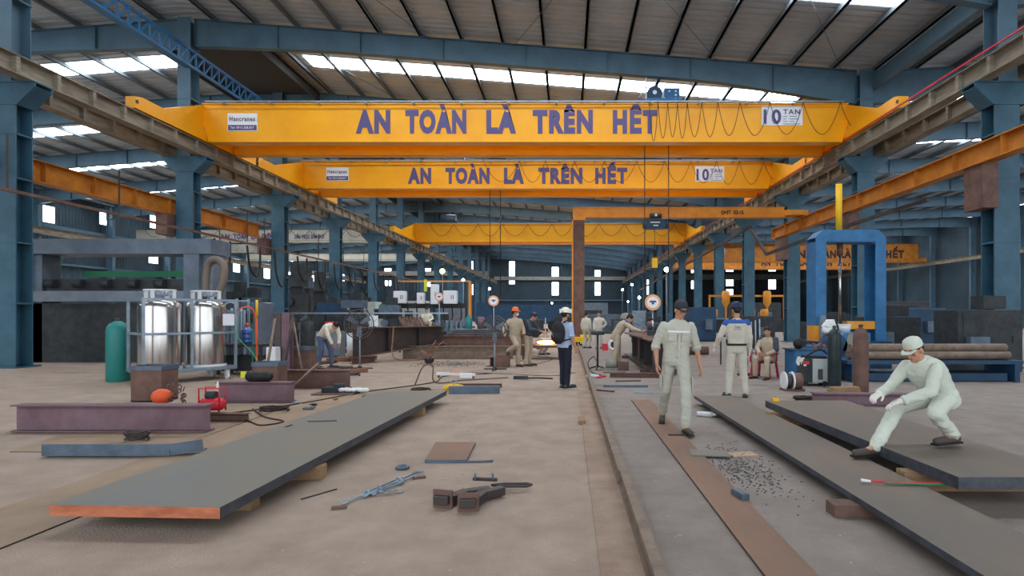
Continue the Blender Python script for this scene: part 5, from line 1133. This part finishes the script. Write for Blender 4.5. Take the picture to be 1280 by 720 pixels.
for k in range(7): b = MB(); b.bar((-.7+.14*k,-.2,.9),(-1.05+.14*k,.0,1.48),.10,.03,up=(0,1,0)); b.build('board','brownwood',t)
t = thing('hand_cart','rusty hand cart with upturned handles before the long grey-brown beam','cart',G(532,455))
b = MB(); b.box((0,0,.28),(.35,.3,.12),(0,.5,0)); b.build('tray','rust',t); b = MB(); b.tube([(.05,-.1,.3),(.35,-.1,.75)],.018); b.tube([(.05,.1,.3),(.55,.15,.72)],.018); b.build('handles','rust2',t); b = MB(); b.cyl((.12,-.12,.13),(.12,.12,.13),.13,n=18); b.build('wheel','black',t)
rod('air_hose', curvepts([P(492,408,18.4),P(491,425,18.3),P(490,440,18.2),P(496,449,18.0),G(520,454)+Vector((0,0,.1)),P(545,447,18.0)]), .022, 'rust2', 'rust-coloured air hose hanging over the tapered girder', 'hose')
# floor clutter behind the left steel
for i, (px, py, a, L_) in enumerate(((400,447,.2,1.2),(385,441,-.3,1.0),(430,452,.5,1.1),(408,455,1.2,.8),(372,448,.1,1.1),(440,441,-.2,1.3),(415,438,.9,.9),(395,434,.1,1.4),(355,445,.5,1.0),(425,462,.0,.7),(445,466,.6,.6),(410,468,-.4,.8))):
    g = G(px,py); b = MB(); b.b2(-L_/2,L_/2,-.06,.06,0,.08+.03*(i%3)); b.b2(-L_/2,L_/2,-.06,.06,.1+.03*(i%3),.11+.03*(i%3)) if i%2 else None
    tag(b.build('scrap_bar', ['rust','darksteel','rust2','brownwood'][i%4], None, g, a), 'scrap steel or timber bar in the heap around the bending man', 'scrap bar', 'scrap bars around the bending man')
for i, (px, py) in enumerate(((425,477),(438,470),(400,477))):
    coil('wire_tangle', G(px,py), .18+.05*i, ['dark wire tangle nearest the tool tray','dark wire tangle at the foot of the fan','dark wire tangle left of the tool tray'][i], 'darksteel', 3, .014)
# ------------------------------------------------------------------ centre: hot work
t = thing('cutting_table','low cutting table with glowing hot steel behind the backpack','table',(-.75,20.6,0))
b = MB(); b.b2(-.9,.55,-.6,.6,.42,.5); b.build('table_top','rust',t)
for x in (-.8,.45):
    for y in (-.5,.5): b = MB(); b.b2(x-.04,x+.04,y-.04,y+.04,0,.42); b.build('leg','darksteel',t)
b = MB(); b.ball((-.02,0,.58),(.34,.2,.07),n=16); b.build('glowing_offcut','hot',t)
t = thing('frame_stand','thin white upright frame beside the glowing table','stand',(-.85,21.7,0)); b = MB(); b.bar((0,0,0),(0,0,1.45),.04); b.bar((-.4,0,.68),(1.1,0,.66),.05); b.build('frame_bars','galv',t)
t = thing('cable_heap','dark grinder and cables on the floor left of the backpack man','tool',G(655,474)); b = MB(); b.b2(-.25,.1,-.06,.06,.0,.08); b.tube(curvepts([(.1,0,.03),(.4,.1,.02),(.7,-.05,.02)]),.02); b.build('grinder_body','darkmach',t)
rod('cable_run', curvepts([G(590,466),G(640,468),G(690,470),G(718,466)]), .015, 'cable', 'dark cable crossing the middle floor behind the backpack man', 'cable')
rod('cable_run', curvepts([G(648,450),G(670,455),G(690,448),G(660,444)]), .018, 'cable', 'dark cable looped in front of the glowing table', 'cable')
# far backdrop objects
t = thing('blue_truck','far dark blue truck body behind the orange hard hat','truck',(-4.6,55,0))
b = MB(); b.b2(-2.4,5.6,-1.2,1.2,.9,2.5); b.build('cargo_body','blued',t); b = MB(); b.b2(-4.0,-2.5,-1.2,1.2,.6,2.7); b.build('cab','blued',t)
for x in (-3.2,3.2,4.6): b = MB(); b.cyl((x,-1.25,.5),(x,-1.0,.5),.5); b.build('wheel','black',t)
b = MB(); b.b2(3.8,5.0,-1.22,-1.2,1.7,2.1); b.build('white_panel','white',t)
for x, y, w_, h_, m_, lab in ((-3.2,40,3,1.2,'darkmach','dark machine bed far behind the orange hard hat'),(.2,44,2.5,1.4,'darkmach','dark machine bed beyond the backpack man'),(3.0,48,2.6,1.6,'bluesteel','blue-grey machine far right of the gantry leg'),(5.2,40,1.8,1.7,'darkmach','dark machine beyond the leaning man'),(-8.2,70,4,2.2,'blued','dark blue machine far down the middle bay'),(3,85,4,2.2,'darkmach','dark stores at the far end right of the gantry leg'),(-3,95,5,2.4,'darkmach','dark stores at the far end left of the gantry leg'),(7.8,34,1.6,2.0,'blued','dark blue cabinet between the far right columns'),(8.6,27,1.8,1.5,'darkmach','dark machine behind the man seen from behind'),
   (15.5,34,2.2,1.6,'darkmach','dark machine under the yellow funnels in the right bay'),(18,30,2.6,1.9,'blued','dark blue machine behind the press frame'),(21,38,3,2.2,'darkmach','dark machine farther back in the right bay'),(26,46,5,2.6,'darkmach','dark store racks deep in the right bay'),(19,60,6,2.8,'darkmach','dark stores far down the right bay')):
    machine((x,y,0),(w_,1.2,h_),m_,lab,(('side_box',(w_*.2,-.75,h_*.5),(w_*.25,.25,h_*.3),'bluesteel'),))
t = thing('inspection_bench','dark bench with a pale helmet-shaped cover right of the two far men','bench',(2.55,26.6,0)); b = MB(); b.b2(-.55,.75,-.35,.35,1.3,1.36); b.build('bench_top','darkmach',t)
for x in (-.5,.7): b = MB(); b.b2(x-.03,x+.03,-.3,.3,0,1.3); b.build('leg','darkmach',t)
b = MB(); b.lathe([(.24,1.36),(.25,1.45),(.18,1.6),(.05,1.66)],(.1,0,0),16); b.build('pale_cover','conc',t)
t = thing('hose_reel','white ring hose coil on the floor beside the leaning man','coil',(2.0,25.2,0)); b = MB(); b.ring((0,0,.25),.2,.06,(0,1,.1),20,8); b.build('hose_ring','whitep',t); b = MB(); b.b2(-.5,-.25,0,.3,0,.3); b.build('red_box','red',t)
# ------------------------------------------------------------------ dark girder on the right, tools
t = thing('plate_girder','long dark plate girder lying under the leaning man, right of the rail','girder',(2.55,0,0))
b = MB(); b.b2(-.45,.35,14.9,21.5,.88,.915); b.build('top_flange','rust',t); b = MB(); b.b2(-.45,.35,14.9,21.5,.1,.135); b.build('bottom_flange','darksteel',t); b = MB(); b.b2(-.0,.02,14.9,21.5,.135,.88); b.build('web','darksteel',t)
for y in (15.4,17,18.6,20.2): b = MB(); b.b2(-.3,0,y-.008,y+.008,.135,.88); b.build('stiffener','darksteel',t)
for y in (15.6,20.8): block('timber_sleeper', (2.5,y,0), (1.1,.15,.098), 'brownwood', ['timber sleeper under the near end of the dark plate girder','timber sleeper under the far end of the dark plate girder'][y > 18], 'timber block')
t = thing('beam_chain','hanging lifting chain on the near side of the dark plate girder','chain',(1.99,16.2,.0))
b = MB()
for k in range(17): b.ring((0,0,.07+.05*k),.03,.008,(1,0,0) if k%2 else (0,1,0),10,4)
b.build('chain_links','rust',t); b = MB(); b.b2(-.02,.1,-.03,.03,.916,.94); b.build('chain_hook','darksteel',t)
t = thing('welding_tractor','small welding tractor with white lamp tube standing on the dark girder','machine',(2.55,17.3,.917)); b = MB(); b.b2(-.16,.16,-.12,.12,.03,.16); b.cyl((-.1,0,.2),(-.1,0,.36),.07); b.cyl((.08,-.05,.16),(.08,-.05,.38),.03); b.build('tractor_body','darkmach',t)
b = MB(); b.cyl((-.02,-.1,.3),(-.02,-.1,.48),.022); b.build('white_tube','whitep',t); b = MB(); b.ball((.12,-.08,.12),(.06,.05,.08)); b.build('silver_head','galv',t)
t = thing('draped_sheet','grey cloth sheet draped over a post behind the dark girder','sheet',(2.75,22.3,0)); b = MB(); b.b2(-.03,.03,-.03,.03,0,1.65); b.build('post','galv',t)
b = MB(); b.loft([((0,0,.85),Vector((1,0,0)),Vector((0,1,0)),.30,.12),((0,0,1.1),Vector((1,0,0)),Vector((0,1,0)),.26,.12),((.0,0,1.5),Vector((1,0,0)),Vector((0,1,0)),.27,.09),((0,0,1.72),Vector((1,0,0)),Vector((0,1,0)),.3,.05)]); obj_of(remesh(b,'cloth','grey',.03,1,.05,5),'cloth',t)
t = thing('tripod_stand','dark tripod work stand with flat round head before the leaning man','stand',G(747,462))
b = MB(); b.cyl((0,0,.05),(0,0,1.0),.03,n=8); b.build('pole','darkmach',t); b = MB(); b.cyl((0,0,1.0),(0,0,1.1),.2,.18,20); b.build('flat_head','darkmach',t)
for a in (20,140,260): b = MB(); b.bar((0,0,.1),(.28*math.cos(R(a)),.28*math.sin(R(a)),.02),.035); b.build('leg','darkmach',t)
t = thing('mag_drill','grey and rusty magnetic drill on the floor beside the tripod stand','drill',G(757,463)+Vector((.15,0,0))); b = MB(); b.cyl((-.15,0,.2),(.15,0,.2),.13); b.b2(-.2,.2,-.1,.1,0,.08); b.build('drill_body','conc',t); b = MB(); b.b2(.18,.5,-.1,.12,.0,.25); b.build('rusty_box','rust',t)
rod('cable_loop', curvepts([G(756,463)+Vector((-.2,0,.2)),G(742,461)+Vector((0,0,.35)),G(735,463)+Vector((0,0,.2)),G(740,466)+Vector((0,0,.02)),G(752,470)+Vector((0,0,.02))]), .014, 'cable', 'dark cable looped left of the tripod stand', 'cable')
t = thing('angle_grinder','white and red hand grinder on the floor by the rail','grinder',G(743,473)); b = MB(); b.cap((-.16,0,.06),(.08,0,.06),.05,.04,10); b.build('grinder_body','whitep',t); b = MB(); b.cyl((.1,0,.02),(.1,0,.05),.07); b.cap((.14,.02,.05),(.28,.05,.05),.03,.02,8); b.build('red_handle','red',t)
c = G(782,484); b = MB(); b.b2(-.48,.48,-.04,.04,0,.05); tag(b.build('angle_bar','bluesteel',None,c,R(-2)),'blue-grey angle bar across the floor right of the rail','bar')
c = G(812,492); t = thing('spirit_level','pale ruler-like level on the floor at the far end of the rusty strip','level',c,R(-5)); b = MB(); b.b2(-.32,.32,-.02,.02,0,.03); b.build('level_body','galv',t)
c = G(800,472); hbeam((c.x,c.y,0), 1.5, .12, .15, 'rust', 'low rusty beam across the floor left of the walking man', R(-3), .012)
for px, py, a, lab in ((752,489,-.6,'rusty bar nearest the rail on the right floor'),(785,477,.1,'thin dark bar behind the blue-grey angle bar'),(768,466,.05,'thin rusty bar by the tripod stand')):
    b = MB(); b.b2(-.3,.3,-.02,.02,0,.03); tag(b.build('scrap_bar','rust' if 'rusty' in lab else 'darksteel',None,G(px,py),a), lab, 'scrap bar')
block('timber_wedge', (-.07+.27,8.4,0.013), (.09,.32,.05), 'wood', 'small timber wedge on the footing left of the rail', 'timber block')
# ------------------------------------------------------------------ right: press and welding corner
t = thing('press_frame','bright blue portal press frame with yellow ram pole on the right','press',(8.29,17.2,0))
for x in (-1.03,.72): b = MB(); b.b2(x,x+.31,-.33,-.30,0.8,3.72); b.b2(x,x+.31,.31,.34,.8,3.72); b.b2(x+ (0 if x<0 else .28),x+(.03 if x<0 else .31),-.3,.31,.8,3.72); b.build('side_frame','press',t)
pr = [(-1.03,3.72),(-1.03,3.84),(-.80,4.06),(.80,4.06),(1.03,3.84),(1.03,3.72),(.72,3.72),(-.72,3.72)]
b = MB(); b.prism(pr,-.33,-.30); b.prism(pr,.31,.34); b.b2(-.80,.80,-.3,.31,4.03,4.06); b.b2(-.72,.72,-.3,.31,3.70,3.74)
for s_ in (-1,1): b.bar((s_*.80,0,4.045),(s_*1.015,0,3.83),.025,.62,up=(0,1,0))
b.build('header','press',t)
b = MB(); b.cyl((-.13,.15,4.06),(-.13,.15,5.5),.095); b.build('ram_pole','yel',t); b = MB(); b.cyl((-.1,.15,1.2),(-.1,.15,3.7),.045); b.build('chrome_rod','steel',t); b = MB(); b.cyl((-.1,.15,3.35),(-.1,.15,3.7),.09); b.build('rod_collar','rust',t)
b = MB(); b.b2(-1.1,1.1,-.5,.5,.0,.8); b.build('base_body','blued',t)
b = MB(); b.b2(-1.15,-.5,-.5,0,.8,1.25); b.b2(-.1,.85,-.3,.0,1.15,1.38); b.build('yellow_block','yellow2',t)
b = MB(); b.b2(-1.0,-.86,-.6,-.5,.85,1.55); b.build('side_valve','grey',t)
t = thing('blue_machine_base','blue machine body with sloping grey face below the press frame','machine',(7.1,15.4,0))
b = MB(); b.prism([(-.7,0),(.75,0),(.75,1.1),(.1,1.1),(-.25,.75),(-.7,.75)],-.45,.45); b.build('machine_body','press',t)
b = MB(); b.cyl((-.15,-.47,.78),(-.15,-.1,.78),.3,n=20); b.build('round_housing','blued',t); b = MB(); b.box((.18,-.46,.85),(.16,.02,.5),(0,.35,0)); b.build('grey_strap','conc',t)
t = thing('white_bucket','white bucket on the blue machine body','bucket',(7.35,15.3,1.102)); b = MB(); b.cyl((0,0,0),(0,0,.22),.13,.15,18); b.ring((0,0,.21),.15,.012,(0,0,1)); b.build('bucket_shell','whitep',t)
b = MB(); b.loft([((0,0,0),Vector((1,0,0)),Vector((0,1,0)),.2,.1),((-.02,0,.18),Vector((1,0,0)),Vector((0,1,0)),.19,.09),((.03,0,.34),Vector((1,0,0)),Vector((0,1,0)),.1,.07)]); o = obj_of(remesh(b,'white_cloth','cloth',.02,1,.05,8),'white_cloth'); o.location = (6.9,15.2,1.1); tag(o,'crumpled white cloth on the blue machine beside the white bucket','cloth')
t = thing('blue_tool_box','blue steel box bench with clutter right of the seated man','box',(5.85,14.0,0)); b = MB(); b.b2(-.45,.5,-.3,.35,0,.72); b.build('box_body','press',t); b = MB(); b.b2(-.5,.55,-.35,.4,.72,.745); b.build('lid','blued',t)
t = thing('chain_sling','rusty red chain sling heap on the blue box bench','chain',(6.1,13.95,.747)); b = MB()
for i in range(9): b.ring((.13*math.cos(i*1.4),.07*math.sin(i*1.9),.03+.008*i),.04,.012,(math.cos(i),math.sin(i),.6),10,5)
b.build('chain_heap','rust2',t)
t = thing('welding_mask','black welding mask resting on the blue box bench','mask',(5.6,14.0,.747)); b = MB(); b.ball((0,0,.13),(.13,.11,.14)); b.box((.1,-.08,.12),(.1,.03,.12)); b.build('mask_shell','black',t)
t = thing('welding_machine','grey and black welding machine beside the black-green gas cylinder','welding machine',(5.48,12.9,0),R(-12))
b = MB(); b.b2(-.05,.27,-.25,.25,.08,.6); b.build('side_case','paleg',t,bevel=.01); b = MB(); b.b2(-.28,-.05,-.25,.25,.08,.6); b.build('front_panel','darkmach',t,bevel=.01)
b = MB(); b.b2(.06,.16,-.26,-.25,.15,.38); b.build('vent','darksteel',t); b = MB(); b.b2(-.24,-.12,-.26,-.25,.48,.55); b.build('red_label','red',t); b = MB(); b.b2(-.2,.25,-.2,.2,.6,.66); b.tube(curvepts([(-.2,-.1,.62),(.1,-.15,.8),(.3,-.05,.7)]),.02); b.build('torch_bundle','black',t)
b = MB(); b.cyl((-.2,-.26,.06),(-.2,.26,.06),.06); b.cyl((.2,-.26,.06),(.2,.26,.06),.06); b.build('wheels','black',t)
t = thing('wire_reel','white flanged welding wire reel standing on the floor','reel',G(991,488)); b = MB(); b.cyl((-.2,0,.2),(-.17,.0,.2),.19,n=24); b.cyl((-.04,0,.2),(-.01,0,.2),.19,n=24); b.build('white_flanges','whitep',t); b = MB(); b.cyl((-.17,0,.2),(-.04,0,.2),.15); b.build('wire_winding','darksteel',t); b = MB(); b.cyl((0,0,.2),(.16,0,.2),.17); b.b2(-.22,.2,-.14,.14,0,.04); b.build('feeder_body','rust',t)
t = thing('work_glove_pair','pair of white work gloves hanging on the grey welding machine','gloves',(5.12,12.75,.34))
b = MB(); hand(b, Vector((0,0,.3)), Vector((-.25,0,-1)), Vector((0,-1,0)), Vector((1,0,0)), .3, 1.2); obj_of(remesh(b,'g','glove',.009,1),'work_glove',t)
b = MB(); hand(b, Vector((.06,-.03,.28)), Vector((.35,0,-1)), Vector((0,-1,0)), Vector((-1,0,0)), .4, 1.2); obj_of(remesh(b,'g','glove',.009,1),'work_glove',t)
# chair
t = thing('plastic_chair','red plastic chair under the seated man','chair',(4.92,14.45,0),R(-42))
b = MB(); b.b2(-.23,.23,-.22,.22,.365,.385); b.build('seat','redc',t,bevel=.008)
b = MB(); b.prism([(-.23,.385),(.23,.385),(.25,.8),(.15,.86),(-.15,.86),(-.25,.8)],.24,.26); b.build('backrest','redc',t)
for x in (-.21,.21):
    for y in (-.2,.22): b = MB(); b.bar((x,y,.37),(x*1.18,y*1.18,0),.045); b.build('leg','redc',t)
for x in (-.27,.27): b = MB(); b.bar((x,-.2,.6),(x,.24,.6),.05,.02); b.bar((x,-.18,.37),(x,-.2,.6),.03); b.build('armrest','redc',t)
# far-right steel
hbeam((5.35,9.95,0), 2.2, .22, .22, 'purple', 'low oxide-brown beam on the floor behind the highest right-hand plate', R(-4))
for k in range(5): block('wood_plank', (5.15+.0*k,10.75+.0*k,.004+.046*k), (.7-.04*k,.13,.044), 'wood', 'pale timber plank, one of five stacked beside the low oxide-brown beam', 'plank', R(-5+3*k), .003, 'stacked planks beside the low beam')
coil('rope_heap', G(1008,503), .2, 'coiled dusty rope heap between the wire reel and the planks', 'cable', 4, .02)
coil('rope_heap', G(1062,523), .22, 'loose dark cable tangle behind the highest right-hand plate', 'cable', 3, .016)
coil('rope_heap', G(935,470), .3, 'thin dark cable ring between the standing man and the wire reel', 'cable', 2, .012)
for i, (z, x, r_) in enumerate(((.62,8.6,.16),(.62,8.6,.16))):
    if i: break
for i, (yy, zz, lab) in enumerate(((13.60,-.05,'lowest rusty pipe lying behind the rust-brown gas cylinder'),(13.81,-.05,'second rusty pipe lying behind the rust-brown gas cylinder'),(13.705,.125,'upper rusty pipe resting on the two pipes behind the gas cylinder'))):
    c = (8.4,yy,zz+.16+.5); b = MB(); b.cyl((-1.7,0,0),(2.0,0,0),.10,n=16); tag(b.build('steel_pipe','railm',None,c),lab,'pipe')
t = thing('pipe_trestle','dark blue steel trestle box carrying the rusty pipes','trestle',(8.4,13.9,0)); b = MB(); b.b2(-1.9,2.2,-.5,.5,.42,.505); b.build('top_frame','blued',t)
for x in (-1.8,2.0): b = MB(); b.b2(x,x+.12,-.5,.5,0,.42); b.build('end_frame','blued',t)
b = MB(); b.b2(-1.7,1.9,-.4,.4,.02,.2); b.build('bottom_frame','blued',t)
t = thing('steel_pipe','long rusty pipe on the floor left of the man seen from behind','pipe',(2.6,17.0,0)); b = MB(); b.cyl((0.9,5.6,.16),(2.9,5.6,.16),.16,n=16); b.build('pipe_wall','rust',t)
# yellow gantry with funnels in the right bay, curved pipe
t = thing('flux_gantry','yellow welding gantry with orange funnels between the right columns','machine',(14.2,45,0))
b = MB(); b.b2(-3.2,2.7,-.06,.06,2.95,3.1); b.build('top_rail','yellow2',t)
for x in (-3.2,2.6): b = MB(); b.b2(x,x+.12,-.06,.06,0,3.0); b.build('post','yellow2',t)
for x in (-1.95,1.25): b = MB(); b.lathe([(.06,1.2),(.08,2.1),(.3,2.5),(.3,3.3),(.2,3.4)],(x,-.3,0),14); b.build('flux_funnel','yellow2',t)
for x in (-2.9,-1.2,.0,1.0): b = MB(); b.lathe([(.2,1.3),(.3,1.5),(.3,1.9),(.2,2.0)],(x,-.4,0),14); b.build('wire_drum','yellow2',t)
b = MB(); b.b2(-3.1,2.6,-.2,.6,.2,1.2); b.build('gantry_bed','darkmach',t); b = MB(); b.b2(-2.9,-.4,-.3,-.2,1.2,1.28); b.b2(-.2,1.1,-.3,-.2,1.25,1.35); b.build('silver_rail','galv',t)
# ribs of pipe rack behind the seated man
t = thing('tube_rack','rack of leaning galvanised tubes behind the seated man','rack',(5.4,17.8,0))
for k in range(9): b = MB(); b.cyl((-.5+.13*k,0,0),(-.5+.13*k+.08,.3,1.35+.04*(k%3)),.02,n=6); b.build('tube','galv',t)
b = MB(); b.bar((-.6,.3,.9),(.8,.3,.9),.05); b.bar((-.6,.3,0),(-.6,.3,.9),.04); b.bar((.8,.3,0),(.8,.3,.9),.04); b.build('rack_frame','darkmach',t)
# fire of small litter: pale chips and grit on the floor
b = MB(); rr = random.Random(5)
for i in range(420):
    Y = 3.2+rr.random()**1.6*16; X = rr.uniform(-2.1 if Y < 11 else -4, .15) if rr.random() < .55 else rr.uniform(.6, 2.1 if Y < 10 else 4)
    if .95 < X < 1.7: continue
    s_ = rr.uniform(.005,.02); b.box((X,Y,.003),(s_*rr.uniform(.6,2.5),s_,.004),(0,0,rr.uniform(0,3)))
o = b.build('floor_litter','card'); tag(o,'tiny pale paper and slag scraps scattered over the concrete floor','litter',kind='stuff')
b = MB()
for i in range(500):
    a = rr.gauss(0,.16); c_ = rr.gauss(0,.45); s_ = rr.uniform(.004,.012); b.box((1.78+a,5.9+c_,.004),(s_*2,s_,.006),(0,0,rr.uniform(0,3)))
o = b.build('steel_grit','grit'); tag(o,'patch of grey steel filings beside the rusty strip plate','filings',kind='stuff')
b = MB()
for i in range(500): b.box((-3.6+rr.gauss(0,.6),18.3+max(-1.2,min(1.2,rr.gauss(0,.5))),.005),(rr.uniform(.01,.05),rr.uniform(.01,.03),.01),(0,0,rr.uniform(0,3)))
o = b.build('steel_grit','grit'); tag(o,'patch of grey slag chips before the long grey-brown beam','slag',kind='stuff')
# more machine silhouettes and hanging leads between the left columns
rr = random.Random(11)
for i, (px, pyt, pyb, Y, m_) in enumerate(((300,352,430,24,'darkmach'),(318,360,432,24,'darkmach'),(372,330,372,36,'darkmach'),(384,334,366,38,'darkmach'),(400,340,372,40,'darkmach'),(446,366,392,31,'darkmach'),(481,380,400,36.5,'green'),(490,372,404,26.5,'darkmach'))):
    c = P((px),pyt,Y); w_ = (14+4*(i%3))/F*Y; 
    t = thing('machine_column', 'dark machine column standing '+['beside the articulated arm cabinet','behind the water bottle','deep between the first two left columns','beside the deep one between the left columns','farthest between the left columns','between the tapered girder and the pale cabinets','in green paint left of the welding gantry','under the left post of the welding gantry'][i], 'machine', (c.x,Y,0))
    b = MB(); b.b2(-w_/2,w_/2,-.3,.3,0,c.z*.6); b.b2(-w_/3,w_/3,-.2,.2,c.z*.6,c.z); b.build('frame',m_,t,bevel=.02); b = MB(); b.b2(-w_*.7,w_*.7,-.45,-.2,c.z*.7,c.z*.85); b.cyl((-w_*.3,-.5,c.z*.5),(-w_*.3,-.3,c.z*.5),w_*.25); b.build('head','bluesteel' if i%2 else 'darkmach',t)
    b = MB(); b.tube(curvepts([(w_*.4,-.3,c.z*.85),(w_*.9,-.4,c.z*.5),(w_*.6,-.4,c.z*.25),(w_*.2,-.35,c.z*.1)]),.03); b.build('lead','black',t)
for i, (x, y, lab) in enumerate(((4.2,30,'dark machine block low between the leaning man and the right columns'),(9.9,22,'dark machine block beyond the tube rack'),(10.8,19.5,'dark machine block behind the blue press frame'),(11.0,15.5,'dark machine block right of the blue press frame'))):
    machine((x,y,0),(1.7,1.0,1.1+.2*i),'darkmach',lab,(('side_box',(-.4,-.6,.8),(.5,.2,.4),'bluesteel'),('top_box',(.3,0,1.3+.2*i),(.6,.5,.35),'darkmach')))
